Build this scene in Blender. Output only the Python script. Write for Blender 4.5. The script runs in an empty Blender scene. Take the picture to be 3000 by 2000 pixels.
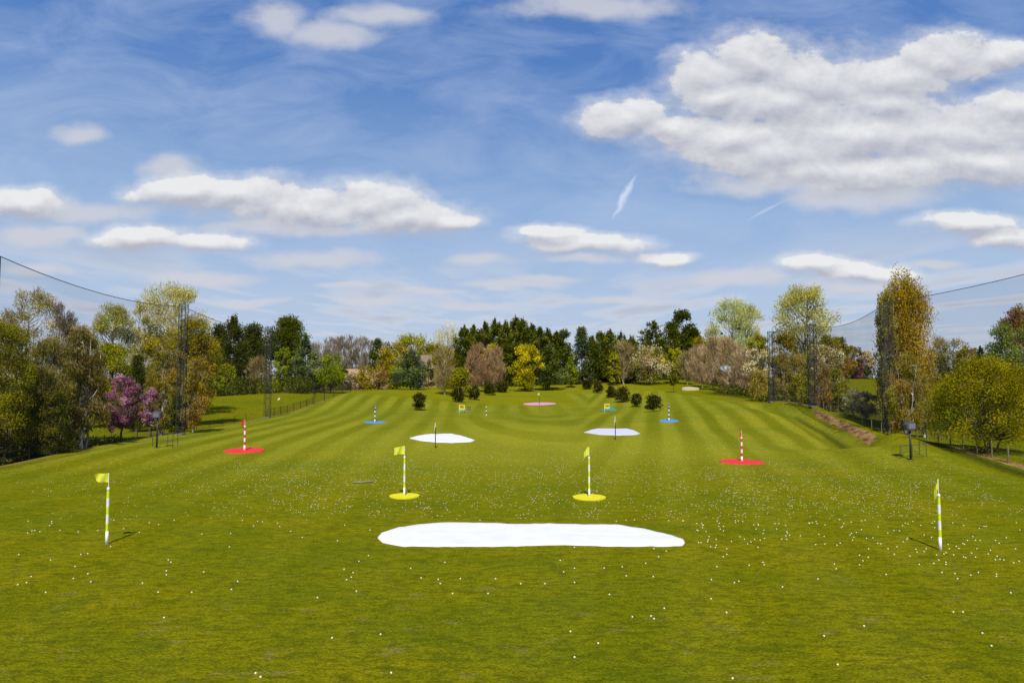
import bpy, math, random
import numpy as np
from mathutils import Vector

random.seed(7)
RS = np.random.RandomState
SC = bpy.context.scene
COL = SC.collection
R = math.radians

# ------------------------------------------------------------------ camera
CAM_H = 5.6
PITCH = R(3.07)
F = 1568.0                       # focal length in units of the 2352 px wide view
cp, sp = math.cos(PITCH), math.sin(PITCH)
cam_d = bpy.data.cameras.new('camera')
cam_d.lens = 24.0
cam_d.sensor_width = 36.0
cam_d.clip_start = 0.1
cam_d.clip_end = 6000
cam = bpy.data.objects.new('camera', cam_d)
COL.objects.link(cam)
cam.location = (0, 0, CAM_H)
cam.rotation_euler = (R(90) + PITCH, 0, 0)
SC.camera = cam


def ray(px, py):
    X = (px - 1176.0) / F
    V = (784.0 - py) / F
    return X, cp - V * sp, sp + V * cp


def at(px, py, d):
    """world point seen at (px, py) at ground distance d"""
    a, b, c = ray(px, py)
    t = d / b
    return a * t, d, CAM_H + c * t


# ------------------------------------------------------------------ terrain
ctrl = []


def P(px, py, d):
    ctrl.append(at(px, py, d))


for x in (-26, -9, 9, 26):
    for y in (-5, 12, 28, 45):
        ctrl.append((x, y, 0.0))
for x in (-16, 0, 14):
    for y in (66, 88):
        ctrl.append((x, y, 0.0))
ctrl += [(-60, 10, -0.3), (60, 10, -0.3), (-60, 50, -0.3), (62, 46, -0.2), (-90, 60, -0.4), (95, 60, 0.3)]
P(0, 1080, 42); P(200, 1028, 53); P(390, 1000, 66); P(620, 960, 97); P(727, 930, 121); P(800, 903, 142)
P(560, 1036, 52.6); P(1704, 1061, 50)
P(860, 970, 88); P(1536, 967, 88)
P(1239, 929, 146); P(964, 942, 119); P(1052, 923, 146); P(1090, 918, 157); P(1153, 900, 190)
P(1500, 944, 116); P(1461, 933, 130); P(1428, 922, 142); P(1373, 901, 180); P(1348, 893, 195)
P(1200, 886, 215); P(1330, 876, 225); P(1440, 870, 238); P(1560, 867, 240); P(1640, 877, 215); P(1700, 893, 172)
P(1585, 893, 186); P(1740, 907, 140); P(1768, 926, 108); P(1860, 943, 93)
P(900, 899, 165); P(1000, 893, 185); P(945, 893, 190); P(850, 898, 200); P(1100, 890, 205)
P(500, 915, 185); P(640, 905, 190); P(740, 899, 190); P(480, 978, 84); P(250, 1000, 68); P(560, 950, 108)
P(1780, 965, 84); P(1870, 1000, 68); P(1820, 1030, 58); P(1700, 990, 78)
P(1942, 868, 240); P(2200, 879, 210); P(2130, 900, 140); P(1960, 940, 100); P(1975, 975, 82)
P(2285, 1046, 50); P(2105, 1012, 62); P(2352, 1066, 45)
ctrl += [(-200, 200, 1.0), (200, 200, 3.5), (-150, 300, 3), (150, 320, 6), (0, 330, 5.5), (-80, 260, 2.5), (60, 280, 6.0),
         (-160, 90, 0), (160, 90, 0.5), (0, -40, 0), (-90, -40, 0), (90, -40, 0)]
CT = np.array(ctrl)


def _phi(r2):
    return 0.5 * r2 * np.log(np.maximum(r2, 1e-9))


_n = len(CT)
_xy = CT[:, :2] / 100.0
_K = _phi(((_xy[:, None] - _xy[None]) ** 2).sum(-1)) + np.eye(_n) * 0.004
_Pm = np.hstack([np.ones((_n, 1)), _xy])
_A = np.zeros((_n + 3, _n + 3))
_A[:_n, :_n] = _K
_A[:_n, _n:] = _Pm
_A[_n:, :_n] = _Pm.T
_W = np.linalg.solve(_A, np.concatenate([CT[:, 2], np.zeros(3)]))


def sstep(a, b, x):
    t = np.clip((x - a) / (b - a), 0, 1)
    return t * t * (3 - 2 * t)


EL = np.array([(-30.8, -60), (-30.8, 20), (-31.5, 42), (-32.3, 55), (-33.4, 68), (-34.8, 97.5), (-34.9, 121), (-34.2, 142), (-33, 170)])
ER = np.array([(26.5, -60), (27.0, 20), (27.8, 37), (29.6, 50), (30.8, 58), (33.6, 66), (37.5, 79), (40.0, 93), (40.4, 108), (39.8, 125), (39.0, 150), (40.0, 175)])


def eL(y):
    return np.interp(y, EL[:, 1], EL[:, 0])


def eR(y):
    return np.interp(y, ER[:, 1], ER[:, 0])


def zt(x, y):
    x = np.asarray(x, float)
    y = np.asarray(y, float)
    sh = np.broadcast(x, y).shape
    xf = np.broadcast_to(x, sh).ravel()
    yf = np.broadcast_to(y, sh).ravel()
    out = np.zeros(len(xf))
    for i in range(0, len(xf), 20000):
        q = np.stack([xf[i:i + 20000], yf[i:i + 20000]], 1)
        qs = np.clip(q, [-260, -60], [260, 340]) / 100.0
        k = _phi(((qs[:, None] - _xy[None]) ** 2).sum(-1))
        out[i:i + 20000] = k @ _W[:_n] + _W[_n] + qs @ _W[_n + 1:]
    r = np.hypot(xf, yf)
    far = sstep(300, 460, r)
    z = out * (1 - far) + 3.5 * far
    # outer drop beyond the left crest
    dl = eL(yf) - xf
    fade = 1 - sstep(150, 175, yf)
    z += -0.35 * sstep(0.2, 2.2, dl) * (1 - sstep(9, 16, dl)) * fade
    z += 0.10 * np.exp(-(dl / 0.8) ** 2) * fade
    # right: ditch, then a bark covered bank outside it
    dr = xf - eR(yf)
    seg = sstep(50, 60, yf) * (1 - sstep(100, 118, yf))
    z += -1.0 * np.exp(-((dr + 2.2) / 1.8) ** 2) * seg
    z += 0.75 * np.exp(-((dr - 1.2) / 1.2) ** 2) * seg
    near = (1 - sstep(50, 58, yf))
    z += -0.45 * sstep(0, 2.5, dr) * (1 - sstep(4.2, 6.5, dr)) * near
    # mound by the right post
    z += 0.8 * np.exp(-(((xf - 29.5) / 5.6) ** 2 + ((yf - 51.0) / 5.2) ** 2))
    z += 0.55 * np.exp(-(((xf - 32.0) / 4.5) ** 2 + ((yf - 56.0) / 3.2) ** 2))
    z += -0.5 * np.exp(-(((xf - 27.0) / 6.0) ** 2 + ((yf - 62.5) / 5.0) ** 2))
    # soft rolls
    z += 0.05 * np.sin(xf * 0.21 + 1.3) * np.sin(yf * 0.17) * sstep(20, 50, yf)
    z = np.where(np.isfinite(z), z, 0)
    return z.reshape(sh)


def z1(x, y):
    return float(zt(np.array([x]), np.array([y]))[0])


def hits(pts, far=320):
    """where the view rays of pixel points meet the ground"""
    pts = np.asarray(pts, float)
    X = (pts[:, 0] - 1176) / F
    V = (784 - pts[:, 1]) / F
    a, b, c = X, cp - V * sp, sp + V * cp
    lo = np.full(len(pts), 4.0)
    d = lo.copy()
    done = np.zeros(len(pts), bool)
    step = 1.012
    prev = d.copy()
    while (~done).any() and d[~done].min() < far:
        prev = np.where(done, prev, d)
        d = np.where(done, d, d * step)
        g = (CAM_H + c * d / b) - zt(a * d / b, d)
        done |= g < 0
    l, h = prev, d
    for _ in range(12):
        m = (l + h) / 2
        g = (CAM_H + c * m / b) - zt(a * m / b, m)
        h = np.where(g < 0, m, h)
        l = np.where(g < 0, l, m)
    return np.stack([a * h / b, h, zt(a * h / b, h)], 1)


def hit(px, py):
    return tuple(hits([(px, py)])[0])


# ------------------------------------------------------------------ helpers
def lin(h, k=1.0):
    h = h.lstrip('#')
    out = []
    for i in (0, 2, 4):
        c = int(h[i:i + 2], 16) / 255
        out.append((c / 12.92 if c < 0.04045 else ((c + 0.055) / 1.055) ** 2.4) * k)
    return tuple(out)


def mesh_obj(name, verts, faces, mats, parent=None, smooth=False, fmat=None, col=None, loc=None):
    me = bpy.data.meshes.new(name)
    verts = np.asarray(verts, np.float32)
    faces_np = faces if isinstance(faces, np.ndarray) else None
    if faces_np is not None:
        nf, k = faces_np.shape
        me.vertices.add(len(verts))
        me.vertices.foreach_set('co', verts.ravel())
        me.loops.add(nf * k)
        me.loops.foreach_set('vertex_index', faces_np.astype(np.int32).ravel())
        me.polygons.add(nf)
        me.polygons.foreach_set('loop_start', np.arange(0, nf * k, k, dtype=np.int32))
        me.update(calc_edges=True)
    else:
        me.from_pydata([tuple(map(float, v)) for v in verts], [], faces)
        me.update()
    if not isinstance(mats, (list, tuple)):
        mats = [mats]
    for m in mats:
        me.materials.append(m)
    if fmat is not None:
        me.polygons.foreach_set('material_index', np.asarray(fmat, np.int32))
    me.polygons.foreach_set('use_smooth', np.full(len(me.polygons), smooth))
    if col is not None:
        ca = me.color_attributes.new('col', 'FLOAT_COLOR', 'POINT')
        c4 = np.ones((len(verts), 4), np.float32)
        c4[:, :3] = col
        ca.data.foreach_set('color', c4.ravel())
    o = bpy.data.objects.new(name, me)
    COL.objects.link(o)
    if parent is not None:
        o.parent = parent
    if loc is not None:
        o.location = loc
    return o


def tag(o, label=None, cat=None, group=None, kind=None):
    if label: o['label'] = label
    if cat: o['category'] = cat
    if group: o['group'] = group
    if kind: o['kind'] = kind
    return o


def empty(name, loc, label=None, cat=None, group=None, rz=0.0):
    o = bpy.data.objects.new(name, None)
    COL.objects.link(o)
    o.location = loc
    o.rotation_euler = (0, 0, rz)
    o.empty_display_size = 0.2
    return tag(o, label, cat, group)


class MB:
    def __init__(s):
        s.v = []; s.f = []; s.m = []

    def add(s, v, f, m=0):
        n = len(s.v)
        s.v += [tuple(p) for p in v]
        s.f += [tuple(i + n for i in q) for q in f]
        s.m += [m] * len(f)

    def tube(s, p0, p1, r0, r1=None, k=8, m=0, caps=True):
        r1 = r0 if r1 is None else r1
        a = Vector(p0); b = Vector(p1)
        d = (b - a).normalized()
        u = d.orthogonal().normalized(); w = d.cross(u)
        v = []
        for c, r in ((a, r0), (b, r1)):
            for i in range(k):
                t = 2 * math.pi * i / k
                v.append(c + u * (r * math.cos(t)) + w * (r * math.sin(t)))
        f = [(i, (i + 1) % k, k + (i + 1) % k, k + i) for i in range(k)]
        if caps:
            f += [tuple(range(k))[::-1], tuple(range(k, 2 * k))]
        s.add(v, f, m)

    def box(s, c, sz, m=0, bev=0.0, taper=1.0):
        x, y, z = [q / 2 for q in sz]
        b = bev
        pts = []
        for k, (zz, ins) in enumerate(((-z, b), (-z + b, 0), (z - b, 0), (z, b)) if b else ((-z, 0), (z, 0))):
            t = taper if zz > 0 else 1.0
            xx, yy = (x - ins) * t, (y - ins) * t
            pts += [(c[0] - xx, c[1] - yy, c[2] + zz), (c[0] + xx, c[1] - yy, c[2] + zz), (c[0] + xx, c[1] + yy, c[2] + zz), (c[0] - xx, c[1] + yy, c[2] + zz)]
        n = len(pts) // 4
        f = [(3, 2, 1, 0), tuple(range(4 * n - 4, 4 * n))]
        for j in range(n - 1):
            for i in range(4):
                f.append((4 * j + i, 4 * j + (i + 1) % 4, 4 * j + 4 + (i + 1) % 4, 4 * j + 4 + i))
        s.add(pts, f, m)

    def build(s, name, mats, parent=None, smooth=False, loc=None):
        return mesh_obj(name, s.v, s.f, mats, parent, smooth, s.m, None, loc)


# ------------------------------------------------------------------ materials
def newmat(name):
    m = bpy.data.materials.new(name)
    m.use_nodes = True
    nt = m.node_tree
    nt.nodes.clear()
    out = nt.nodes.new('ShaderNodeOutputMaterial')
    return m, nt, out


def N(nt, t, **kw):
    n = nt.nodes.new(t)
    for k, v in kw.items():
        setattr(n, k, v)
    return n


def noise(nt, vec, scale, detail=3, rough=0.55, dist=0.0):
    n = N(nt, 'ShaderNodeTexNoise')
    n.inputs['Scale'].default_value = scale
    n.inputs['Detail'].default_value = detail
    n.inputs['Roughness'].default_value = rough
    n.inputs['Distortion'].default_value = dist
    nt.links.new(vec, n.inputs['Vector'])
    return n.outputs['Fac']


def ramp(nt, fac, stops, interp='LINEAR'):
    r = N(nt, 'ShaderNodeValToRGB')
    r.color_ramp.interpolation = interp
    e = r.color_ramp.elements
    while len(e) < len(stops):
        e.new(0.5)
    for i, (p, c) in enumerate(stops):
        e[i].position = p
        e[i].color = (*c, 1) if not isinstance(c, (int, float)) else (c, c, c, 1)
    nt.links.new(fac, r.inputs[0])
    return r.outputs[0]


def mixc(nt, fac, a, b, mode='MIX'):
    m = N(nt, 'ShaderNodeMix', data_type='RGBA', blend_type=mode)
    for s, v in ((m.inputs[0], fac), (m.inputs[6], a), (m.inputs[7], b)):
        if hasattr(v, 'links'):
            nt.links.new(v, s)
        elif isinstance(v, (int, float)):
            s.default_value = v
        else:
            s.default_value = (*v, 1)
    return m.outputs[2]


def mth(nt, op, a, b=None, c=None, clamp=False):
    m = N(nt, 'ShaderNodeMath', operation=op)
    m.use_clamp = clamp
    for i, v in enumerate((a, b, c)):
        if v is None: continue
        if hasattr(v, 'links'): nt.links.new(v, m.inputs[i])
        else: m.inputs[i].default_value = v
    return m.outputs[0]


def paint(name, c, rough=0.5, dirt=0.12, scale=6.0, metal=0.0, bump=0.0):
    m, nt, out = newmat(name)
    b = N(nt, 'ShaderNodeBsdfPrincipled')
    tc = N(nt, 'ShaderNodeTexCoord').outputs['Object']
    f = noise(nt, tc, scale, 5)
    col = mixc(nt, mth(nt, 'MULTIPLY', ramp(nt, f, [(0.35, 0.0), (0.75, 1.0)]), dirt), c, tuple(q * 0.45 + 0.01 for q in c))
    nt.links.new(col, b.inputs['Base Color'])
    b.inputs['Roughness'].default_value = rough
    b.inputs['Metallic'].default_value = metal
    if bump:
        bp = N(nt, 'ShaderNodeBump'); bp.inputs['Strength'].default_value = bump; bp.inputs['Distance'].default_value = 0.02
        nt.links.new(f, bp.inputs['Height']); nt.links.new(bp.outputs[0], b.inputs['Normal'])
    nt.links.new(b.outputs[0], out.inputs[0])
    return m


def leaf_material():
    m, nt, out = newmat('foliage')
    a = N(nt, 'ShaderNodeAttribute', attribute_name='col')
    d = N(nt, 'ShaderNodeBsdfDiffuse')
    t = N(nt, 'ShaderNodeBsdfTranslucent')
    mx = N(nt, 'ShaderNodeMixShader')
    mx.inputs[0].default_value = 0.33
    nt.links.new(a.outputs['Color'], d.inputs[0])
    nt.links.new(mixc(nt, 1.0, a.outputs['Color'], (1.0, 1.05, 0.6), 'MULTIPLY'), t.inputs[0])
    nt.links.new(d.outputs[0], mx.inputs[1])
    nt.links.new(t.outputs[0], mx.inputs[2])
    nt.links.new(mx.outputs[0], out.inputs[0])
    return m


def bark_material(name, c, c2, sc=3.0):
    m, nt, out = newmat(name)
    b = N(nt, 'ShaderNodeBsdfPrincipled')
    tc = N(nt, 'ShaderNodeTexCoord').outputs['Object']
    mp = N(nt, 'ShaderNodeMapping'); mp.inputs['Scale'].default_value = (1, 1, 0.35)
    nt.links.new(tc, mp.inputs[0])
    f = noise(nt, mp.outputs[0], sc, 5)
    nt.links.new(ramp(nt, f, [(0.4, c), (0.62, c2)]), b.inputs['Base Color'])
    b.inputs['Roughness'].default_value = 0.9
    nt.links.new(b.outputs[0], out.inputs[0])
    return m


def ground_material():
    m, nt, out = newmat('mown_grass')
    b = N(nt, 'ShaderNodeBsdfPrincipled')
    b.inputs['Roughness'].default_value = 0.95
    b.inputs['Specular IOR Level'].default_value = 0.0
    geo = N(nt, 'ShaderNodeNewGeometry')
    pos = geo.outputs['Position']
    zone = N(nt, 'ShaderNodeAttribute', attribute_name='col')
    sepz = N(nt, 'ShaderNodeSeparateColor')
    nt.links.new(zone.outputs['Color'], sepz.inputs[0])
    zone2 = N(nt, 'ShaderNodeAttribute', attribute_name='zone')
    sepq = N(nt, 'ShaderNodeSeparateColor')
    nt.links.new(zone2.outputs['Color'], sepq.inputs[0])
    # stretched coordinates: blades lean across the mowing direction
    mp = N(nt, 'ShaderNodeMapping'); mp.inputs['Scale'].default_value = (0.55, 1.0, 0.2)
    nt.links.new(pos, mp.inputs[0])
    v = mp.outputs[0]
    big = noise(nt, v, 0.09, 4, 0.6, 0.4)
    mid = noise(nt, v, 0.9, 5, 0.65, 0.3)
    small = noise(nt, v, 5.5, 5, 0.7)
    fine = noise(nt, v, 26.0, 4, 0.75)
    gA = lin('#9a9200', 1.0); gB = lin('#7f8600', 1.0); gC = lin('#b5a800', 1.0); gD = lin('#626400', 1.0); gG = lin('#6d8008', 1.0)
    c = mixc(nt, ramp(nt, big, [(0.38, 0.0), (0.62, 1.0)]), gA, gB)
    c = mixc(nt, mth(nt, 'MULTIPLY', ramp(nt, mid, [(0.5, 0.0), (0.72, 1.0)]), 0.55), c, gC)
    c = mixc(nt, mth(nt, 'MULTIPLY', ramp(nt, noise(nt, v, 0.45, 4, 0.6), [(0.52, 0.0), (0.68, 1.0)]), 0.55), c, gG)
    c = mixc(nt, mth(nt, 'MULTIPLY', ramp(nt, small, [(0.38, 1.0), (0.56, 0.0)]), 0.8), c, gD)
    c = mixc(nt, mth(nt, 'MULTIPLY', ramp(nt, noise(nt, v, 2.1, 5, 0.7, 0.5), [(0.36, 1.0), (0.5, 0.0)]), 0.6), c, lin('#526000'))
    c = mixc(nt, mth(nt, 'MULTIPLY', ramp(nt, noise(nt, v, 0.22, 4, 0.6), [(0.54, 0.0), (0.7, 1.0)]), 0.6), c, lin('#5c6e00'))
    c = mixc(nt, mth(nt, 'MULTIPLY', ramp(nt, fine, [(0.36, 1.0), (0.55, 0.0)]), 0.75), c, tuple(q * 0.45 for q in gD))
    c = mixc(nt, mth(nt, 'MULTIPLY', ramp(nt, fine, [(0.55, 0.0), (0.72, 1.0)]), 0.5), c, lin('#b8b020'))
    # scuffed bare patches close to the tees
    sep = N(nt, 'ShaderNodeSeparateXYZ'); nt.links.new(pos, sep.inputs[0])
    nearm = N(nt, 'ShaderNodeMapRange'); nt.links.new(sep.outputs[1], nearm.inputs[0])
    nearm.inputs[1].default_value = 14; nearm.inputs[2].default_value = 24; nearm.inputs[3].default_value = 1; nearm.inputs[4].default_value = 0.0
    sc = mth(nt, 'MULTIPLY', ramp(nt, noise(nt, v, 1.7, 4, 0.6), [(0.60, 0.0), (0.66, 1.0)]), ramp(nt, fine, [(0.45, 0.0), (0.6, 1.0)]))
    c = mixc(nt, mth(nt, 'MULTIPLY', mth(nt, 'MULTIPLY', sc, nearm.outputs[0]), 0.75), c, lin('#a08a55'))
    cv = N(nt, 'ShaderNodeVectorMath', operation='MULTIPLY_ADD'); nt.links.new(c, cv.inputs[0]); cv.inputs[1].default_value = (0.90, 0.90, 0.8); cv.inputs[2].default_value = (0, 0, 0.0035)
    c = cv.outputs[0]
    # mowing stripes: leaning blades look lighter or darker; zone.b = where, zone2.r = phase coordinate
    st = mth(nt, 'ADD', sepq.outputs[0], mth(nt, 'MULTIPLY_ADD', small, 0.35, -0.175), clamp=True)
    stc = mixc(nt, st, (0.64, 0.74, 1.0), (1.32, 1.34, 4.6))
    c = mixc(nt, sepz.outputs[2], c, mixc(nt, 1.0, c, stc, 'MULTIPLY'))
    # pale worn turf where the balls land; mid-distance grass painted lighter against grazing-angle darkening
    c = mixc(nt, mth(nt, 'MULTIPLY', sepq.outputs[1], 0.6), c, lin('#918f24'))
    # rough dark ground under trees, painted shade by the right fence, dark ditch line
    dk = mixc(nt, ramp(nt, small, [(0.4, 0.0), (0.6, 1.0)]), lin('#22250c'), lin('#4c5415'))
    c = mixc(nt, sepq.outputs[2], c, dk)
    # bare earth along the left crest
    ne = mth(nt, 'ADD', sepz.outputs[0], mth(nt, 'MULTIPLY_ADD', small, 0.9, -0.45))
    earth = mixc(nt, ramp(nt, fine, [(0.35, 0.0), (0.65, 1.0)]), lin('#6b4a28'), lin('#c39a64'))
    c = mixc(nt, ramp(nt, ne, [(0.42, 0.0), (0.6, 1.0)]), c, earth)
    # bark chippings on the right bank
    mp2 = N(nt, 'ShaderNodeMapping'); mp2.inputs['Scale'].default_value = (3.0, 0.45, 1.5); mp2.inputs['Rotation'].default_value = (0, 0, R(-22))
    nt.links.new(pos, mp2.inputs[0])
    chips = noise(nt, mp2.outputs[0], 1.5, 6, 0.7, 0.5)
    bk = mixc(nt, ramp(nt, chips, [(0.4, 0.0), (0.56, 1.0)]), lin('#4f3a1e'), lin('#b08a5e'))
    nb = mth(nt, 'ADD', sepz.outputs[1], mth(nt, 'MULTIPLY_ADD', small, 0.6, -0.3))
    c = mixc(nt, ramp(nt, nb, [(0.42, 0.0), (0.58, 1.0)]), c, bk)
    nt.links.new(c, b.inputs['Base Color'])
    bp = N(nt, 'ShaderNodeBump'); bp.inputs['Strength'].default_value = 0.9; bp.inputs['Distance'].default_value = 0.12
    hgt = mth(nt, 'ADD', mth(nt, 'MULTIPLY', small, 0.6), mth(nt, 'MULTIPLY', fine, 0.4))
    nt.links.new(hgt, bp.inputs['Height'])
    nt.links.new(bp.outputs[0], b.inputs['Normal'])
    nt.links.new(b.outputs[0], out.inputs[0])
    return m


LEAF = leaf_material()
BARK = bark_material('dark_bark', lin('#3a3020'), lin('#6b5c45'))
BARKL = bark_material('light_bark', lin('#8a7d66'), lin('#b5a98e'))
BIRCH = bark_material('birch_bark', lin('#5d5648'), lin('#d6cfc0'), 2.2)
WHITE = paint('white_paint', (0.8, 0.8, 0.78), 0.45, 0.12)
YEL = paint('yellow_paint', (0.62, 0.72, 0.02), 0.45, 0.1)
RED = paint('red_paint', (0.62, 0.05, 0.02), 0.5, 0.15)
BLACK = paint('black_paint', (0.02, 0.02, 0.022), 0.5, 0.1)
STEEL = paint('dark_steel', (0.045, 0.045, 0.05), 0.6, 0.3)
GREYM = paint('grey_box', (0.07, 0.07, 0.10), 0.55, 0.25)
NAVY = paint('navy_cloth', (0.05, 0.07, 0.22), 0.8, 0.1)
YCLOTH = paint('yellow_cloth', (0.68, 0.72, 0.04), 0.85, 0.25, 9)
RCLOTH = paint('red_cloth', (0.6, 0.05, 0.04), 0.85, 0.2, 9)
PCLOTH = paint('pale_cloth', (0.62, 0.60, 0.38), 0.85, 0.15, 9)
SHEET = paint('white_sheet', (0.80, 0.80, 0.82), 0.6, 0.16, 1.3, bump=0.3)
SHEETB = paint('pale_lilac_sheet', (0.62, 0.62, 0.72), 0.6, 0.12, 1.3, bump=0.3)
MATR = paint('red_turf', (0.80, 0.025, 0.03), 0.9, 0.3, 14)
MATB = paint('blue_turf', (0.05, 0.25, 0.72), 0.9, 0.25, 14)
MATY = paint('yellow_turf', (0.72, 0.66, 0.005), 0.9, 0.25, 14)
MATP = paint('pink_turf', (0.75, 0.30, 0.44), 0.9, 0.15, 14)
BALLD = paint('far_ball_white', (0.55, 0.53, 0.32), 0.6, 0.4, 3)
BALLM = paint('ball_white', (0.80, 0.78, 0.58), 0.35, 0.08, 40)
WOOD = paint('weathered_wood', lin('#8f8468'), 0.85, 0.5, 3)
GROUND = ground_material()
CONC = paint('concrete', (0.16, 0.15, 0.13), 0.9, 0.4)


def turf(name, c, c2):
    m, nt, out = newmat(name)
    b = N(nt, 'ShaderNodeBsdfPrincipled'); b.inputs['Roughness'].default_value = 0.95; b.inputs['Specular IOR Level'].default_value = 0.1
    tc = N(nt, 'ShaderNodeTexCoord').outputs['Object']
    f = noise(nt, tc, 3.5, 6, 0.7); g = noise(nt, tc, 22, 3, 0.7)
    q = mixc(nt, ramp(nt, f, [(0.45, 0.0), (0.75, 0.35)]), c, c2)
    q = mixc(nt, ramp(nt, g, [(0.35, 0.45), (0.55, 0.0)]), q, tuple(k * 0.4 for k in c))
    nt.links.new(q, b.inputs['Base Color'])
    nt.links.new(b.outputs[0], out.inputs[0])
    return m


MATR = turf('red_turf', (0.78, 0.03, 0.04), (0.72, 0.22, 0.2))
MATB = turf('blue_turf', (0.06, 0.27, 0.72), (0.25, 0.42, 0.7))
MATY = turf('yellow_turf', (0.72, 0.66, 0.01), (0.6, 0.58, 0.15))
MATP = turf('pink_turf', (0.72, 0.30, 0.44), (0.72, 0.48, 0.55))
# ------------------------------------------------------------------ ground sheet
def axis(segs):
    out = [segs[0][0]]
    for a, b, st in segs:
        n = max(1, int(round((b - a) / st)))
        out += list(np.linspace(a, b, n + 1)[1:])
    return np.array(out)


xs = axis([(-3000, -800, 400), (-800, -260, 60), (-260, -120, 10), (-120, -48, 2.5), (-48, 52, 0.42), (52, 120, 2.5), (120, 260, 10), (260, 800, 60), (800, 3000, 400)])
ys = axis([(-600, -60, 90), (-60, 4, 4), (4, 150, 0.5), (150, 260, 1.0), (260, 400, 6), (400, 1000, 60), (1000, 4000, 500)])
GX, GY = np.meshgrid(xs, ys)
GZ = zt(GX, GY)
nx, ny = len(xs), len(ys)
V = np.stack([GX.ravel(), GY.ravel(), GZ.ravel()], 1)
ii = np.arange(nx * ny).reshape(ny, nx)
Fq = np.stack([ii[:-1, :-1].ravel(), ii[:-1, 1:].ravel(), ii[1:, 1:].ravel(), ii[1:, :-1].ravel()], 1)
x, y = V[:, 0], V[:, 1]
dl = eL(y) - x
dr = x - eR(y)
inside = sstep(-1.0, 0.6, -dl) * sstep(-0.5, 1.0, -dr)
rng = np.random.RandomState(3)
# crest earth (left)
earth = np.exp(-((dl - 0.45) / 0.42) ** 2) * (1 - sstep(118, 150, y)) * sstep(30, 36, y)
earth = np.maximum(earth, 0.62 * np.exp(-((dl - 1.9) / 1.4) ** 2) * sstep(62, 72, y) * (1 - sstep(105, 118, y)))
# light chip strip along the right fence (near) and the long bank
bk = np.exp(-((dr - 0.35) / 0.52) ** 2) * sstep(60, 62, y) * (1 - sstep(86, 96, y))
bk = np.maximum(bk, 0.9 * np.exp(-((dr - 4.6) / 0.42) ** 2) * (1 - sstep(58, 64, y)))
bk = np.maximum(bk, 0.8 * np.exp(-((dr - 0.9) / 0.35) ** 2) * sstep(86, 96, y) * (1 - sstep(120, 150, y)))
stripe = inside * (0.16 + 0.84 * sstep(30, 66, y)) * (1 - sstep(np.where(x > 14, 172, 134), np.where(x > 14, 186, 152), y))
col = np.stack([earth, bk, stripe], 1)
# phase: long bands that fan a little with distance, rings round the middle target
rr = np.hypot(x - 4.5, (y - 128) * 0.55)
ring = np.exp(-(rr / 12.0) ** 4)
def bands(p, period, seed):
    k = np.floor(p / period).astype(int)
    rb = RS(seed).uniform(0.7, 1.3, 400)
    wob = RS(seed + 1).uniform(-0.5, 0.5, 400)
    return 0.5 + 0.5 * np.tanh(2.0 * np.sin(2 * np.pi * p / period + wob[k % 400] * 0.8)) * rb[k % 400]


def bump_noise(x, y, sc, seed):
    r_ = RS(seed)
    o_ = 0
    for q in range(7):
        a_, b_, c_ = r_.uniform(-1, 1), r_.uniform(-1, 1), r_.uniform(0, 6.3)
        o_ = o_ + np.sin((a_ * x + b_ * y) * sc + c_)
    return o_ / 3.5


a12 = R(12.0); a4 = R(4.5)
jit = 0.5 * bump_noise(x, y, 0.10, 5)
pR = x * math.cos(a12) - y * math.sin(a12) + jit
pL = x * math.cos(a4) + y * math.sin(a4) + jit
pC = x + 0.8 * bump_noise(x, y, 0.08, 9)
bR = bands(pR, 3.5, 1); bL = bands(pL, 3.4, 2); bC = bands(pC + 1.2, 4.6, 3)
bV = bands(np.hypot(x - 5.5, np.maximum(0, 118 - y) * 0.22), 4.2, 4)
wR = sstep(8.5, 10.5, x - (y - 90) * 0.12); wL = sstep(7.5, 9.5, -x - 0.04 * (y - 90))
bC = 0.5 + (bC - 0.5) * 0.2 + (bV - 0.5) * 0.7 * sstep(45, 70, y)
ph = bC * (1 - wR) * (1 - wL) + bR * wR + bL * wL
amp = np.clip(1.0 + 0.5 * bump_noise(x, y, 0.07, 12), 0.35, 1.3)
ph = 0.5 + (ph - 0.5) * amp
wear_lift = np.clip(np.exp(-((x - 1) / 19) ** 2) * np.exp(-((y - 60) / 20) ** 2) * 0.95 + 0.35 * sstep(30, 60, y) * inside, 0, 1)
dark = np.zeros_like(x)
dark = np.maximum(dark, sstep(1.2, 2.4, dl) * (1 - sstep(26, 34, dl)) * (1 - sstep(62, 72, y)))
dark = np.maximum(dark, 0.9 * np.exp(-((dr - 3.2) / 1.0) ** 2) * (1 - sstep(56, 62, y)))  # shade painted into the dark green strip between mound and fence
dark = np.maximum(dark, 0.85 * np.exp(-((dr + 1.6) / 0.4) ** 2) * sstep(58, 62, y) * (1 - sstep(88, 100, y)))  # dark line along the ditch left of the bark bank
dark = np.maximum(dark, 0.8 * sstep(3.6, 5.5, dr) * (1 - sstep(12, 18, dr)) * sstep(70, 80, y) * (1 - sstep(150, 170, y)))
zone = np.stack([ph, wear_lift, dark], 1)
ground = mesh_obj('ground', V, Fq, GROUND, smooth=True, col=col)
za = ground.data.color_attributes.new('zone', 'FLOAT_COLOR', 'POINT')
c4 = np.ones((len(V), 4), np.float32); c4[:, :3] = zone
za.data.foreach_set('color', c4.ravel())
tag(ground, kind='structure')


# ------------------------------------------------------------------ trees
def unit(v):
    return v / np.maximum(np.linalg.norm(v, axis=-1, keepdims=True), 1e-9)


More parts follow.
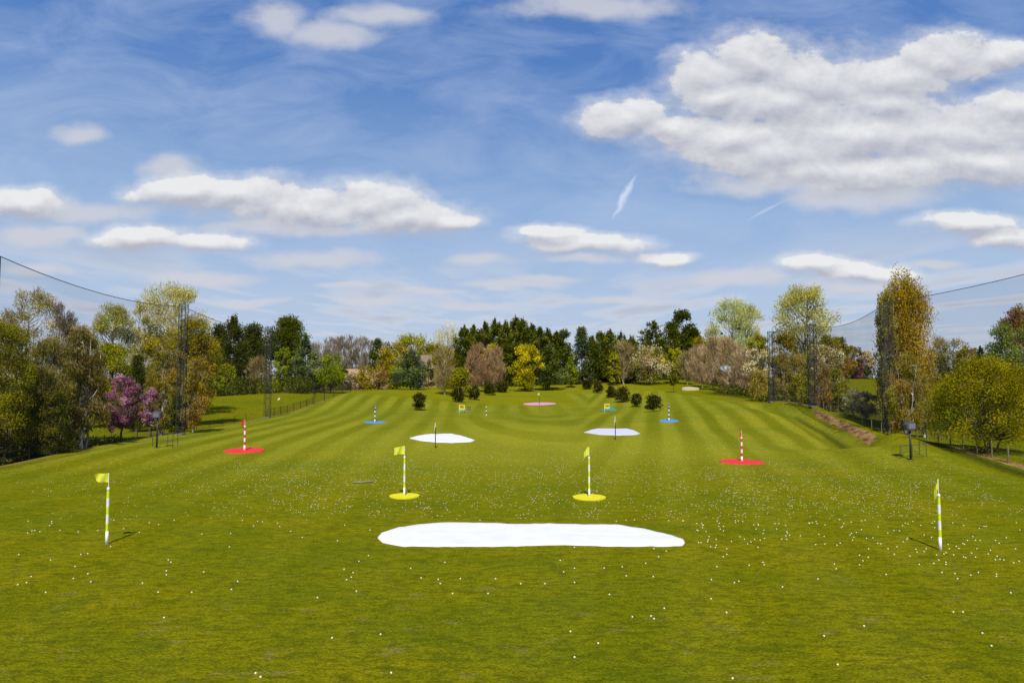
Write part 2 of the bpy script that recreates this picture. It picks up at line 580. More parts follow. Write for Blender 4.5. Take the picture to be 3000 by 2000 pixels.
def diamonds(c, a, l, w, rs, twist=None):
    n = len(c)
    a = unit(a)
    q = rs.normal(size=(n, 3))
    b = unit(np.cross(a, q))
    l = np.broadcast_to(np.asarray(l, float), (n,))[:, None]
    w = np.broadcast_to(np.asarray(w, float), (n,))[:, None]
    v = np.stack([c - a * l / 2, c + b * w / 2, c + a * l / 2, c - b * w / 2], 1)
    return v.reshape(-1, 3), np.arange(4 * n).reshape(n, 4)


def tubes(segs, k=5):
    s = np.array(segs, float)
    p0, p1, r0, r1 = s[:, 0:3], s[:, 3:6], s[:, 6:7], s[:, 7:8]
    d = unit(p1 - p0)
    ref = np.where(np.abs(d[:, 2:3]) > 0.9, np.array([[1.0, 0, 0]]), np.array([[0, 0, 1.0]]))
    u = unit(np.cross(d, ref)); w = np.cross(d, u)
    n = len(s)
    vs = []
    for c, r in ((p0, r0), (p1, r1)):
        for i in range(k):
            t = 2 * math.pi * i / k
            vs.append(c + u * r * math.cos(t) + w * r * math.sin(t))
    v = np.stack(vs, 1)          # n, 2k, 3
    f = np.array([[i, (i + 1) % k, k + (i + 1) % k, k + i] for i in range(k)])
    F_ = (np.arange(n)[:, None, None] * 2 * k + f[None]).reshape(-1, 4)
    return v.reshape(-1, 3), F_


def prof(shape, t):
    t = np.clip(t, 0, 1)
    if shape == 'cone': return (1 - t) ** 0.68 * (0.25 + 0.75 * np.clip(t / 0.12, 0, 1)) + 0.015
    if shape == 'spire': return (1 - t ** 1.6) * (0.55 + 0.45 * np.clip(t / 0.2, 0, 1)) + 0.02
    if shape == 'column': return np.clip(np.sin(np.pi * np.clip(t * 0.93 + 0.07, 0, 1)) ** 0.42, 0.05, 1)
    if shape == 'dome': return np.clip(1 - t ** 2.4, 0, 1) ** 0.5 * (0.72 + 0.28 * np.clip(t / 0.3, 0, 1))
    if shape == 'vase': return (0.35 + 0.65 * np.clip(t / 0.6, 0, 1)) * np.clip(1 - t ** 5, 0, 1) ** 0.5
    if shape == 'cup': return (0.25 + 0.75 * np.clip(t / 0.35, 0, 1) ** 0.7) * np.clip(1 - t ** 3.5, 0, 1) ** 0.5
    return np.clip(1 - (2 * t - 1) ** 2, 0, 1) ** 0.5        # round


STY = {
    # shape, crown start fraction, clumps, clump radius(fraction of half width), leaf type, cover, twigs fraction, bark
    'leafy':   dict(shape='dome', cs=0.12, nc=60, cr=0.26, leaf='broad', cov=3.6, tw=0.05),
    'round':   dict(shape='round', cs=0.15, nc=60, cr=0.27, leaf='broad', cov=3.6, tw=0.04),
    'bush':    dict(shape='dome', cs=0.02, nc=50, cr=0.30, leaf='broad', cov=3.6, tw=0.04),
    'bare':    dict(shape='cup', cs=0.14, nc=55, cr=0.26, leaf='bud', cov=1.1, tw=0.8),
    'sparse':  dict(shape='cup', cs=0.18, nc=60, cr=0.24, leaf='broad', cov=1.25, tw=0.45),
    'birch':   dict(shape='dome', cs=0.10, nc=60, cr=0.24, leaf='weep', cov=2.0, tw=0.25),
    'column':  dict(shape='column', cs=0.04, nc=90, cr=0.34, leaf='up', cov=4.0, tw=0.10),
    'conifer': dict(shape='cone', cs=0.04, leaf='needle', cov=4.4, tw=0),
    'cedar':   dict(shape='spire', cs=0.05, leaf='needle', cov=4.2, tw=0),
    'pine':    dict(shape='dome', cs=0.28, nc=45, cr=0.28, leaf='tuft', cov=4.2, tw=0.0),
    'yew':     dict(shape='spire', cs=0.03, nc=80, cr=0.30, leaf='tuft', cov=4.4, tw=0.0),
    'blossom': dict(shape='round', cs=0.18, nc=55, cr=0.24, leaf='broad', cov=2.6, tw=0.15),
}
NTREE = [0]
TREEK = 1.5


def tree_mesh(H, W, style, cols, seed, d, multi=0, lean=0.0, over=None):
    """crown and trunk of a tree H tall, W wide that is seen from d metres away"""
    st = dict(STY[style])
    if over: st.update(over)
    rs = RS(seed)
    pix = d / 683.0
    area = H * W * 0.8 / (pix * pix)
    s = max(0.075, 1.25 * pix)
    cs = st['cs'] * H
    ch = H - cs
    hw = W / 2
    nleaf = int(np.clip(st['cov'] * area * 0.9 * (1.25 * pix / s) ** 2 * 1.1, 900, 42000))
    segs = []
    tr = max(0.035, H * 0.016)
    ntr = multi or 1
    bases = []
    tops = []
    for k in range(ntr):
        ang = rs.uniform(0, 6.28)
        off = 0 if ntr == 1 else 0.05 * W
        b0 = np.array([off * math.cos(ang), off * math.sin(ang), -0.15])
        spread = 0.0 if ntr == 1 else 0.45 * hw
        top = np.array([spread * math.cos(ang) + lean * H, spread * math.sin(ang), H * (0.93 if style in ('conifer', 'cedar', 'column') else 0.86)])
        pts = [b0]
        nseg = 7
        for j in range(1, nseg + 1):
            t = j / nseg
            p = b0 * (1 - t) + top * t
            wob = 0.012 * H * (1 if style not in ('conifer', 'cedar') else 0.3)
            p = p + rs.normal(size=3) * wob * np.array([1, 1, 0.2])
            pts.append(p)
        r0 = tr / (1 if ntr == 1 else 1.6)
        for j in range(nseg):
            ra = r0 * (1 - 0.85 * j / nseg) * (1.35 if j == 0 else 1); rb = r0 * (1 - 0.85 * (j + 1) / nseg)
            segs.append([*pts[j], *pts[j + 1], ra, rb])
        bases.append(b0); tops.append(pts)
    cen = []; axs = []; ls = []; ws = []; cc = []
    base = np.array([lin(c) for c in cols]) * TREEK
    grn = (base[:, 1] > base[:, 2] * 1.9)[:, None]           # fresh leaves hold next to no blue
    base = np.where(grn, base * np.array([1.06, 1.0, 0.5]), base)

    def put(c, a, l, w, cid):
        cen.append(c); axs.append(a); ls.append(np.broadcast_to(l, len(c))); ws.append(np.broadcast_to(w, len(c))); cc.append(cid)

    if style in ('conifer', 'cedar'):
        nb = int(max(34, H * 7))
        tt = rs.uniform(0, 1, nb) ** 0.9
        ang = rs.uniform(0, 6.28, nb)
        rad = hw * prof(st['shape'], tt) * rs.uniform(0.55, 1.3, nb)
        z0 = cs + tt * ch
        droop = (-0.10 if style == 'conifer' else -0.02)
        per = max(10, nleaf // nb)
        bc = base[rs.randint(0, len(base), nb)] * rs.uniform(0.75, 1.75, (nb, 1))
        wgt = rad / rad.mean()
        for i in range(nb):
            n = max(5, int(per * (0.35 + 0.65 * wgt[i])))
            q = rs.uniform(0.12, 1, n) ** 0.7
            dirv = np.array([math.cos(ang[i]), math.sin(ang[i]), 0])
            side = np.array([-dirv[1], dirv[0], 0])
            fan = 0.34 * rad[i] * q
            up = 0.16 * rad[i] * q if style == 'conifer' else 0.05 * rad[i] * q
            c = dirv[None] * (rad[i] * q)[:, None] + side[None] * (rs.uniform(-1, 1, n) * fan)[:, None]
            c[:, 2] = z0[i] + up + droop * rad[i] * np.sin(q * 3) + rs.normal(size=n) * 0.035 * W
            a = dirv[None] * 0.8 + side[None] * rs.uniform(-0.7, 0.7, n)[:, None] + np.array([0, 0, 0.35 if style == 'conifer' else 0.15]) + rs.normal(size=(n, 3)) * 0.25
            put(c, a, s * 1.7, s * 0.85, np.repeat(bc[i:i + 1], n, 0) * rs.uniform(0.8, 1.2, (n, 1)))
            segs.append([0, 0, z0[i], dirv[0] * rad[i] * 0.8, dirv[1] * rad[i] * 0.8, z0[i] + 0.1 * rad[i], 0.012 * H * 0.35, 0.01])
        n = max(12, nleaf // 60)                         # leading shoot
        q = rs.uniform(0, 1, n)
        c = np.stack([rs.normal(size=n) * 0.02 * W * (1 - q), rs.normal(size=n) * 0.02 * W * (1 - q), H * (0.9 + 0.1 * q)], 1)
        put(c, np.array([0, 0, 1.0]) + rs.normal(size=(n, 3)) * 0.5, s * 1.5, s * 0.6, np.repeat(base[:1], n, 0))
    else:
        nc = st['nc']
        tt = rs.uniform(0.02, 0.97, nc)
        ang = rs.uniform(0, 6.28, nc)
        pr = prof(st['shape'], tt)
        rad = hw * (1 - st['cr'] * 0.75) * pr * np.sqrt(rs.uniform(0.15, 1.0, nc)) * rs.uniform(0.85, 1.12, nc)
        cr = hw * st['cr'] * rs.uniform(0.65, 1.25, nc)
        if style == 'column':
            cr *= 0.9
        ctr = np.stack([rad * np.cos(ang) + lean * H * tt, rad * np.sin(ang), cs + np.clip(tt * ch, 0, ch - cr * 0.5)], 1)
        bc = base[rs.randint(0, len(base), nc)] * rs.uniform(0.75, 1.28, (nc, 1))
        w = cr ** 2 / (cr ** 2).sum()
        # limbs from a trunk to every clump
        for i in range(nc):
            pts = tops[rs.randint(0, len(tops))]
            hz = max(cs * 0.8, ctr[i, 2] - abs(rad[i]) * (1.0 if style != 'column' else 3.0) - 0.05 * H)
            j = int(np.clip(np.searchsorted([p[2] for p in pts], hz), 1, len(pts) - 1))
            p0, p1 = pts[j - 1], pts[j]
            f = np.clip((hz - p0[2]) / max(1e-3, p1[2] - p0[2]), 0, 1)
            s0 = p0 * (1 - f) + p1 * f
            mid = s0 * 0.45 + ctr[i] * 0.55 + np.array([0, 0, -0.05 * H * rs.uniform(0, 1)]) + rs.normal(size=3) * 0.015 * H
            r = tr * 0.42 * (1 - 0.6 * tt[i])
            segs.append([*s0, *mid, r, r * 0.6]); segs.append([*mid, *ctr[i], r * 0.6, r * 0.2])
        ntw = int(nleaf * st['tw'])
        nl = nleaf - ntw
        if nl > 0:
            ids = rs.choice(nc, nl, p=w)
            g = rs.normal(size=(nl, 3)); g = unit(g) * (rs.uniform(0, 1, (nl, 1)) ** 0.45) * rs.uniform(0.8, 1.25, (nl, 1))
            c = ctr[ids] + g * cr[ids][:, None] * np.array([1, 1, 0.85])
            lt = st['leaf']
            if lt == 'weep':
                c[:, 2] -= np.abs(rs.normal(size=nl)) * cr[ids] * 0.9
                a = np.array([0, 0, -1.0]) + rs.normal(size=(nl, 3)) * 0.28; l, wd = s * 2.4, s * 0.6
            elif lt == 'up':
                c = ctr[ids] + g * cr[ids][:, None] * np.array([0.75, 0.75, 1.9])
                a = np.array([0, 0, 1.0]) + rs.normal(size=(nl, 3)) * 0.5; l, wd = s * 1.5, s * 0.8
            elif lt == 'tuft':
                a = g + np.array([0, 0, 0.5]) + rs.normal(size=(nl, 3)) * 0.5; l, wd = s * 1.4, s * 0.9
            elif lt == 'bud':
                a = rs.normal(size=(nl, 3)); l, wd = s * 0.8, s * 0.55
            else:
                a = rs.normal(size=(nl, 3)); l, wd = s * 1.25, s * 0.95
            lc = bc[ids] * rs.uniform(0.75, 1.25, (nl, 1)) * (1 + rs.normal(size=(nl, 3)) * 0.05)
            put(c, a, l * rs.uniform(0.7, 1.3, nl), wd, lc)
        if ntw > 0:
            ids = rs.choice(nc, ntw, p=w)
            g = unit(rs.normal(size=(ntw, 3))) * rs.uniform(0, 1, (ntw, 1)) ** 0.5
            c = ctr[ids] + g * cr[ids][:, None] * 1.1
            out = unit(c * np.array([1, 1, 0.0]) + 1e-6)
            upv = 1.5 if style not in ('birch',) else -0.6
            a = out * 0.7 + np.array([0, 0, upv]) + rs.normal(size=(ntw, 3)) * 0.5
            tc_ = np.array(lin(st.get('twc', '#8f7f52'))) * TREEK
            put(c, a, s * rs.uniform(3, 7, ntw), s * 0.34, np.repeat(tc_[None], ntw, 0) * rs.uniform(0.7, 1.2, (ntw, 1)))
    c = np.concatenate(cen); a = np.concatenate(axs); l = np.concatenate(ls); w_ = np.concatenate(ws); cl = np.concatenate(cc)
    k = c[:, 2] > 0.03 * H
    c, a, l, w_, cl = c[k], a[k], l[k], w_[k], cl[k]
    v, f = diamonds(c, a, l, w_, rs)
    tv, tf = tubes(segs)
    return (v, f, np.repeat(cl, 4, 0)), (tv, tf)


def tree(name, px, d, ptop, wpx, style, cols, label, cat='tree', group=None, bark=None, multi=0, over=None, lean=0.0, zoff=0.0, x=None):
    NTREE[0] += 1
    X, Y, Zt = at(px, ptop, d)
    z0 = z1(X, Y) + zoff
    H = max(0.8, Zt - z0)
    W = wpx * 1.12 * d / F
    crown, trunk = tree_mesh(H, W, style, cols, 100 + NTREE[0], d, multi, lean, over)
    e = empty(name, (X, Y, z0), label, cat, group)
    mesh_obj('crown', crown[0], crown[1], LEAF, e, False, None, np.clip(crown[2], 0, 0.95))
    if bark is None:
        bark = BIRCH if style == 'birch' else (BARKL if style in ('bare', 'sparse') else BARK)
    mesh_obj('trunk', trunk[0], trunk[1], bark, e, True)
    return e


# palettes (as they look in daylight)
OL = ['#6f6d14', '#5c5e12', '#7d7418']
OLD = ['#55521a', '#625a1c', '#484a18']
YG = ['#7d8010', '#6f7510', '#8c8c14']
YE = ['#a39a10', '#8f8c0c', '#b3a41a']
BG = ['#6e7c10', '#5e6c0e', '#7e8a18']
GD = ['#454d18', '#384216', '#52581c']
CO = ['#424c1e', '#384320', '#4d5322']
BL = ['#4c5840', '#404d38', '#5a6448']
OC = ['#84761a', '#8c7c1c', '#746a16']
RU = ['#7f6430', '#74602a', '#8a6c38']
BR = ['#7d6746', '#8c7150', '#6d5c3e']
GR = ['#8b8470', '#9a927c', '#7b7660']
PA = ['#a8aa70', '#9aa05c', '#b6b684']
PK = ['#98597c', '#84507a', '#b07c9c', '#6c4a58']
WB = ['#c9bf9c', '#b8ac86', '#a39870']
PB = ['#9c8468', '#8f7a5c', '#a8957a']

T = tree
# ---- near left wood
T('bushy_tree', 8, 47, 738, 165, 'leafy', ['#66660f', '#5a5c10', '#757014', '#7d8012'], 'yellow green bushy tree cut by the left edge of the photo', multi=3)
T('bare_tree', 70, 60, 664, 150, 'sparse', ['#8e8a58', '#7c7444', '#99905a'], 'tall pale twiggy tree with the highest top near the left edge', over=dict(cov=1.7))
T('bare_tree', 150, 58, 690, 90, 'bare', BR, 'tall brown bare tree with purplish top twigs behind the olive birches', over=dict(cov=1.8, twc='#6f6252'))
T('birch_tree', 118, 51, 765, 120, 'birch', OLD + OL, 'dusky olive birch with pale trunk between bushy tree and brown thicket birch', over=dict(cov=2.8))
T('birch_tree', 196, 54, 742, 120, 'birch', ['#5b5224', '#4d4a1c', '#66592a'], 'brownish olive thicket birch standing just left of the pink blossom tree', multi=4, over=dict(cov=3.0))
T('ivy_tree', 60, 50, 880, 110, 'bush', YG + GD, 'low green leafy shrub at the foot of the left wood beside the edge', cat='shrub')
T('ivy_tree', 128, 49, 900, 90, 'bush', GD + OLD, 'dark leafy shrub at the foot of the dusky olive birch', cat='shrub')
T('dark_pine', 192, 82, 752, 70, 'conifer', GD, 'small dark pine top showing between brown birch and pale poplar')
T('pale_poplar', 262, 88, 702, 120, 'sparse', ['#98a05a', '#8b9a3c', '#a5aa70'], 'pale green poplar right of the small dark pine top', over=dict(cov=2.2))
T('leafy_tree', 262, 84, 790, 130, 'leafy', YG, 'yellow green leafy tree above the pink blossom tree')
T('poplar_tree', 400, 104, 658, 175, 'sparse', ['#a39c58', '#b0aa6e', '#8f8a34'], 'tallest pale poplar behind the lattice mast with sweeping light twigs', over=dict(cov=2.0, twc='#b5ab80'))
T('poplar_tree', 325, 98, 690, 60, 'sparse', PA, 'slender pale poplar under the sagging net cable', over=dict(cov=1.8))
T('holly_tree', 318, 80, 815, 66, 'yew', GD, 'dark evergreen holly tree between the two pink blossom trees')
T('leafy_tree', 370, 86, 748, 120, 'leafy', OC + OL, 'golden olive tree behind the white trunked birch')
T('birch_tree', 376, 73, 770, 84, 'birch', OC + OL, 'golden birch with a bright white trunk left of the nearest lattice mast', over=dict(cov=2.2))
T('birch_tree', 448, 71, 825, 66, 'birch', RU + OC, 'rust tinted drooping birch right behind the nearest lattice mast', over=dict(cov=2.6))
T('leafy_tree', 452, 90, 735, 120, 'leafy', OL + OC, 'olive gold tree right of the nearest lattice mast')
T('laurel_bush', 412, 72, 905, 60, 'bush', GD, 'dark laurel bush at the foot of the nearest lattice mast', cat='shrub')
T('blossom_tree', 284, 66, 862, 78, 'blossom', PK, 'larger pink blossom tree at the edge of the left wood', over=dict(cov=4.2, cs=0.22))
T('blossom_tree', 345, 65.5, 888, 46, 'blossom', PK + ['#a8789c', '#b088a8'], 'smaller pink blossom tree beside the golden birch trunk', over=dict(cov=3.4, cs=0.3))
T('blossom_tree', 257, 67.5, 955, 26, 'blossom', ['#9a7c62', '#87604f'], 'small thin pink sapling left of the larger blossom tree', over=dict(cov=2.0, cs=0.35))
# ---- left background wood
T('conifer_tree', 538, 172, 733, 150, 'conifer', ['#444a1e', '#3b431f', '#504e22'], 'tall broad dark conifer with twin tips right of the nearest lattice mast')
T('conifer_tree', 505, 178, 746, 100, 'yew', ['#3e4420', '#343a1c'], 'dark rounded conifer just left of the twin tipped conifer')
T('evergreen_oak', 585, 176, 748, 110, 'yew', CO + GD, 'dark round evergreen left of the second lattice mast')
T('stone_pine', 664, 168, 733, 112, 'pine', GD + CO, 'stone pine with a wide dark crown right of the second lattice mast', over=dict(cs=0.40, cov=5.5, cr=0.33))
T('cedar_tree', 702, 158, 770, 90, 'cedar', BL, 'grey green cedar with drooping boughs under the stone pine')
T('leafy_tree', 650, 155, 800, 52, 'leafy', BG, 'bright green tree just right of the second lattice mast')
T('leafy_tree', 520, 158, 835, 54, 'leafy', YG + BG, 'small bright green tree in front of the dark conifers')
T('leafy_tree', 760, 152, 816, 74, 'round', BG, 'bright green round tree at the corner of the left fairway', over=dict(cs=0.2))
T('brown_tree', 598, 162, 820, 60, 'bare', ['#665c2c', '#5b5228'], 'brown twiggy tree left of the second lattice mast', over=dict(cov=2.6))
T('leafy_tree', 478, 160, 775, 70, 'leafy', OC + OL, 'olive tree against the dark conifers beside the rust birch')
T('evergreen_bush', 694, 150, 866, 100, 'bush', GD + CO, 'dark evergreen bush below the grey green cedar', cat='shrub')
T('evergreen_bush', 560, 155, 868, 110, 'bush', GD + CO, 'dark evergreen bush along the far side of the left fairway', cat='shrub')
T('evergreen_bush', 620, 153, 880, 70, 'bush', GD + BG, 'low mixed green bush behind the second lattice mast', cat='shrub')
T('evergreen_bush', 500, 158, 875, 70, 'bush', GD + CO, 'dark low bush behind the drooping rust birch', cat='shrub')
for i, (px, tp, w) in enumerate([(722, 790, 40), (742, 780, 44), (764, 776, 46), (786, 772, 46), (808, 770, 50), (828, 774, 44), (846, 776, 44), (884, 786, 36)]):
    T('bare_tree', px, 262 + 6 * (i % 3), tp, w, 'bare', ['#6f6650', '#7c7260'], 'grey brown leafless tree in the distant bare grove', group='leafless trees of the distant grove', over=dict(cov=1.7, twc='#857a6c'))
T('cypress_tree', 867, 225, 774, 54, 'yew', CO + BL, 'single dark cypress rising above the ochre shrubs', over=dict(shape='spire'))
T('evergreen_bush', 790, 215, 838, 34, 'bush', CO, 'small dark bush behind the beige roof', cat='shrub')
for px, tp, w, cl, lb in [(806, 856, 40, PB, 'pinkish beige shrub in front of the beige roofed house'), (838, 842, 60, OC, 'orange gold shrub right of the beige roof'),
                          (872, 846, 50, RU + PB, 'rusty pink shrub below the dark cypress'), (905, 842, 44, YG + OL, 'yellow olive tree left of the blue grey cedar'),
                          (890, 800, 70, OL + OC, 'olive brown tree between the cypress and the blue grey cedar')]:
    T('ochre_shrub', px, 186 if tp > 830 else 215, tp, w, 'bush', cl, lb, cat='shrub', over=dict(cov=3.0))
T('leafy_tree', 950, 252, 772, 110, 'round', YG + OL, 'broad yellow olive round tree behind the pink roofed house')
T('leafy_tree', 912, 248, 788, 80, 'round', OL + OC, 'olive round tree left of the broad yellow olive tree')
T('leafy_tree', 1000, 250, 788, 70, 'round', OL, 'low olive tree between the round tree and the pale bare tree')
T('pale_tree', 1028, 244, 745, 76, 'bare', ['#b0a884', '#a69c78'], 'cream coloured bare tree left of the dark conifer row', over=dict(cov=1.3, twc='#c0b898'))
T('cedar_tree', 944, 182, 806, 100, 'cedar', BL, 'blue grey layered cedar in front of the pink roofed house')
T('cedar_tree', 985, 192, 826, 46, 'cedar', BL + BR, 'smaller thin cedar right of the blue grey layered cedar', over=dict(cov=2.4))
T('leafy_tree', 1020, 196, 798, 78, 'leafy', OC + OL, 'ochre tree right of the pink roofed house')
T('bare_tree', 1022, 166, 798, 60, 'bare', BR + OL, 'olive brown bare tree left of the dark conifer row', over=dict(cov=2.2))
T('leafy_tree', 1058, 163, 846, 64, 'leafy', YG + OL, 'yellow green small tree behind the second range shrub')
T('bare_tree', 1098, 184, 792, 64, 'bare', ['#86664a', '#94745a'], 'reddish brown bare tree with pale trunk before the conifer row', over=dict(cov=2.4, twc='#96785c'))
T('bare_tree', 1134, 188, 800, 60, 'bare', RU + BR, 'rosy brown bare tree left of the golden maple', over=dict(cov=2.4, twc='#9a8062'))
T('leafy_tree', 1128, 200, 790, 56, 'round', YE + OL, 'yellow topped tree behind the rosy brown bare tree')
T('golden_maple', 1208, 192, 794, 78, 'round', YE, 'golden yellow maple in front of the dark conifers', over=dict(cs=0.1))
T('cedar_tree', 1262, 196, 790, 74, 'cedar', BL + GD, 'broad grey green cedar right of the golden maple')
T('leafy_tree', 1311, 202, 818, 30, 'leafy', BG, 'slim bright green tree right of the broad cedar')
for px, tp, w, hh in [(1066, 752, 40, 0), (1088, 750, 36, 1), (1112, 742, 42, 2), (1138, 738, 44, 3), (1162, 742, 40, 4), (1184, 733, 42, 5), (1200, 735, 44, 6), (1222, 748, 42, 7),
                      (1240, 754, 38, 8), (1258, 757, 38, 9), (1278, 764, 36, 10), (1380, 764, 40, 11), (1402, 762, 40, 12), (1426, 768, 42, 13), (1448, 774, 40, 14), (1360, 775, 36, 15)]:
    nm = ['first', 'second', 'third', 'fourth', 'fifth', 'sixth', 'seventh', 'eighth', 'ninth', 'tenth', 'eleventh'][hh if hh < 11 else 0]
    lb = ('dark spired conifer, %s from the left in the tall central conifer row' % nm) if hh < 11 else \
        'dark green conifer %s' % {11: 'with a spiky tip second right of the blue grey pine', 12: 'third right of the blue grey pine', 13: 'behind the olive bare tree', 14: 'left of the beige blossom tree', 15: 'directly right of the blue grey pine'}[hh]
    T('conifer_tree', px, 216 + (hh * 7) % 13, tp, w * 2.25, 'conifer', CO + ['#555c26', '#5c5e22'], lb, group='dark conifers of the central wood')
T('pine_tree', 1292, 222, 757, 60, 'pine', CO + BL, 'rounded dark pine right of the tall conifer row', over=dict(cs=0.1))
T('pine_tree', 1335, 214, 751, 62, 'yew', BL, 'blue grey pine with a rounded top in the central wood')
T('leafy_tree', 1411, 206, 808, 34, 'leafy', YG, 'slim yellow green tree before the right end of the conifers')
T('bare_tree', 1432, 210, 782, 62, 'bare', OL + BR, 'olive bare tree left of the beige blossom tree', over=dict(cov=2.4))
T('cypress_tree', 1500, 236, 740, 74, 'conifer', CO + GD, 'left dark cypress of the high evergreen clump', over=dict(shape='dome'))
T('cypress_tree', 1540, 238, 742, 80, 'yew', CO + GD, 'middle dark cypress of the high evergreen clump')
T('cypress_tree', 1592, 236, 755, 70, 'yew', CO + GD, 'lower right dark evergreen of the high evergreen clump')
T('pine_tree', 1567, 244, 716, 78, 'pine', CO, 'tallest round headed pine above the high evergreen clump', over=dict(cs=0.3))
T('blossom_tree', 1495, 206, 796, 92, 'round', PB + WB + OL, 'wide beige blossom tree below the high evergreen clump')
T('leafy_tree', 1547, 210, 800, 48, 'round', YG, 'yellow green round tree right of the beige blossom tree')
T('leafy_tree', 1612, 222, 776, 70, 'round', YG + OC, 'yellow green tree low behind the left end of the rosy bare trees')
T('bare_tree', 1578, 205, 808, 54, 'bare', BR + OL, 'brown bare tree left of the rosy bare row', over=dict(cov=2.2))
for px, tp, w, dd, lb in [(1612, 786, 64, 190, 'rosy brown bare tree at the left end of the right wood'), (1636, 776, 60, 176, 'rosy brown bare tree with a clear pale trunk behind the sand bunker'),
                          (1672, 778, 70, 166, 'rosy brown bare tree with a thick pale trunk right of the sand bunker'), (1706, 800, 66, 150, 'tan bare tree left of the pale pink blossom tree')]:
    T('bare_tree', px, dd, tp, w, 'bare', ['#85705a', '#94785a', '#7a7040', '#7f7a3a'], lb, over=dict(cov=2.6, twc='#a08868'))
MIST = T('poplar_tree', 1680, 236, 688, 120, 'sparse', ['#8f9c46', '#a2aa6a', '#7f9020'], 'pale green poplar with dark mistletoe balls above the right wood', over=dict(cov=2.4, twc='#b0ac84'))
for mx_, mz_ in ((-4.5, 15.2), (1.5, 17.0), (4.0, 14.5), (-1.0, 12.5), (5.2, 11.5)):
    g_ = RS(int(mz_ * 10)).normal(size=(160, 3)).clip(-1.4, 1.4) * 0.22
    v_, f_ = diamonds(g_ + np.array([mx_, -3.0, mz_]), RS(3).normal(size=(160, 3)), 0.4, 0.25, RS(4))
    mesh_obj('mistletoe', v_, f_, LEAF, MIST, col=np.tile(np.array(lin('#3c4a1a')) * 1.3, (640, 1)))
T('poplar_tree', 1722, 240, 699, 66, 'sparse', PA, 'fainter pale poplar right of the mistletoe poplar', over=dict(cov=1.4, twc='#b4b090'))
T('willow_tree', 1847, 178, 658, 138, 'round', ['#8f8f18', '#a09c3a', '#7e8410'], 'tall yellow green willow above the lattice masts on the right', over=dict(cov=2.6, tw=0.3, twc='#b0a870', cs=0.12, nc=90))
T('leafy_tree', 1738, 160, 772, 66, 'round', OL + YG, 'olive green tree left of the farthest right lattice mast')
T('blossom_tree', 1738, 138, 796, 64, 'blossom', PB + WB, 'pale pink blossom tree left of the farthest right lattice mast', over=dict(cov=3.0))
T('leafy_tree', 1800, 150, 768, 80, 'leafy', OC + OL, 'olive gold tree behind the farthest right lattice mast')
T('leafy_tree', 1898, 160, 772, 80, 'leafy', OL + OC, 'olive tree between willow and dark thorn tree')
T('birch_tree', 1742, 122, 850, 46, 'birch', OC, 'small ochre drooping birch left of the farthest right mast', over=dict(cov=2.8))
T('birch_tree', 1800, 114, 806, 56, 'birch', ['#6e6428', '#7a7030'], 'olive brown birch with white trunk between the two far right masts', over=dict(cov=2.4))
T('birch_tree', 1826, 118, 812, 50, 'birch', OL + OC, 'greener birch with white trunk left of the middle right mast', over=dict(cov=2.2))
T('leafy_tree', 1835, 108, 862, 56, 'bush', YG + OL, 'yellow green low tree between the two far right masts')
T('blossom_tree', 1898, 124, 792, 84, 'blossom', WB + BR, 'white blossom tree behind the rust coloured birch', over=dict(cov=3.0))
T('birch_tree', 1884, 96, 826, 52, 'birch', RU, 'rust coloured birch with two white trunks right of the middle right mast', multi=2, over=dict(cov=2.6))
T('leafy_tree', 1916, 98, 848, 62, 'leafy', YG + OL, 'fresh yellow green tree right of the rust coloured birch', over=dict(cov=2.6))
T('dark_thorn', 1926, 190, 775, 50, 'round', GD + RU, 'dark round tree on the skyline right of the olive tree')
T('leafy_tree', 1945, 200, 790, 44, 'round', OC, 'ochre round tree on the skyline by the distant fairway')
T('red_tree', 1962, 230, 796, 40, 'round', ['#7a5c44', '#6c5440'], 'reddish brown round tree on the skyline by the distant fairway')
T('blossom_tree', 1988, 236, 806, 40, 'round', PB + WB, 'cream pink blossom tree beside the distant blue shed')
T('pink_shrub', 1972, 232, 824, 26, 'bush', ['#a8687c', '#96586c'], 'bright pink shrub under the cream blossom tree', cat='shrub')
T('dark_hedge', 1985, 234, 840, 56, 'bush', CO, 'dark hedge at the far end of the distant right fairway', cat='hedge')
T('plum_tree', 1958, 88, 896, 60, 'blossom', ['#7e7c60', '#8c8868'], 'grey green small orchard tree left of the poplar column', over=dict(cov=2.2, cs=0.3))
T('plum_tree', 1990, 80, 902, 60, 'blossom', ['#77695c', '#85786a', '#6a5c50'], 'grey purple small tree touching the poplar column', over=dict(cov=2.4, cs=0.3))
T('poplar_column', 2030, 73, 662, 52, 'column', ['#7a7434', '#8d8650', '#6c6824'], 'narrow lighter poplar column with lattice mast in front', over=dict(cov=3.0))
T('poplar_column', 2076, 75, 646, 128, 'column', ['#87720e', '#76640e', '#977f12'], 'tall golden bronze poplar column on the right', over=dict(cr=0.36, nc=150, cov=5.0))
T('birch_tree', 2080, 63, 812, 84, 'birch', RU + OL + OC, 'russet olive birch with white trunks before the golden poplar column', multi=3, over=dict(cov=2.6))
T('birch_tree', 2118, 66, 850, 50, 'birch', OC + OL, 'ochre birch with thin white trunk right of the golden poplar column', over=dict(cov=2.2))
T('spreading_tree', 2262, 51, 828, 262, 'round', ['#787212', '#686812', '#868012', '#5e6210'], 'wide yellow olive multi stemmed tree near the right edge', multi=7, over=dict(shape='dome', cs=0.17, nc=130, cr=0.2, cov=5.0))
T('copper_tree', 2345, 130, 706, 110, 'round', ['#80503a', '#6f4a34', '#6a5c34'], 'copper red tree top at the right edge')
T('grey_green_tree', 2322, 118, 742, 110, 'round', ['#5f6c3e', '#6d7a4a', '#54603a'], 'grey green round tree before the copper red tree')
T('leafy_tree', 2190, 205, 780, 80, 'round', GR + OL, 'grey beige blossom tree over the distant right fairway', over=dict(cov=3.0))
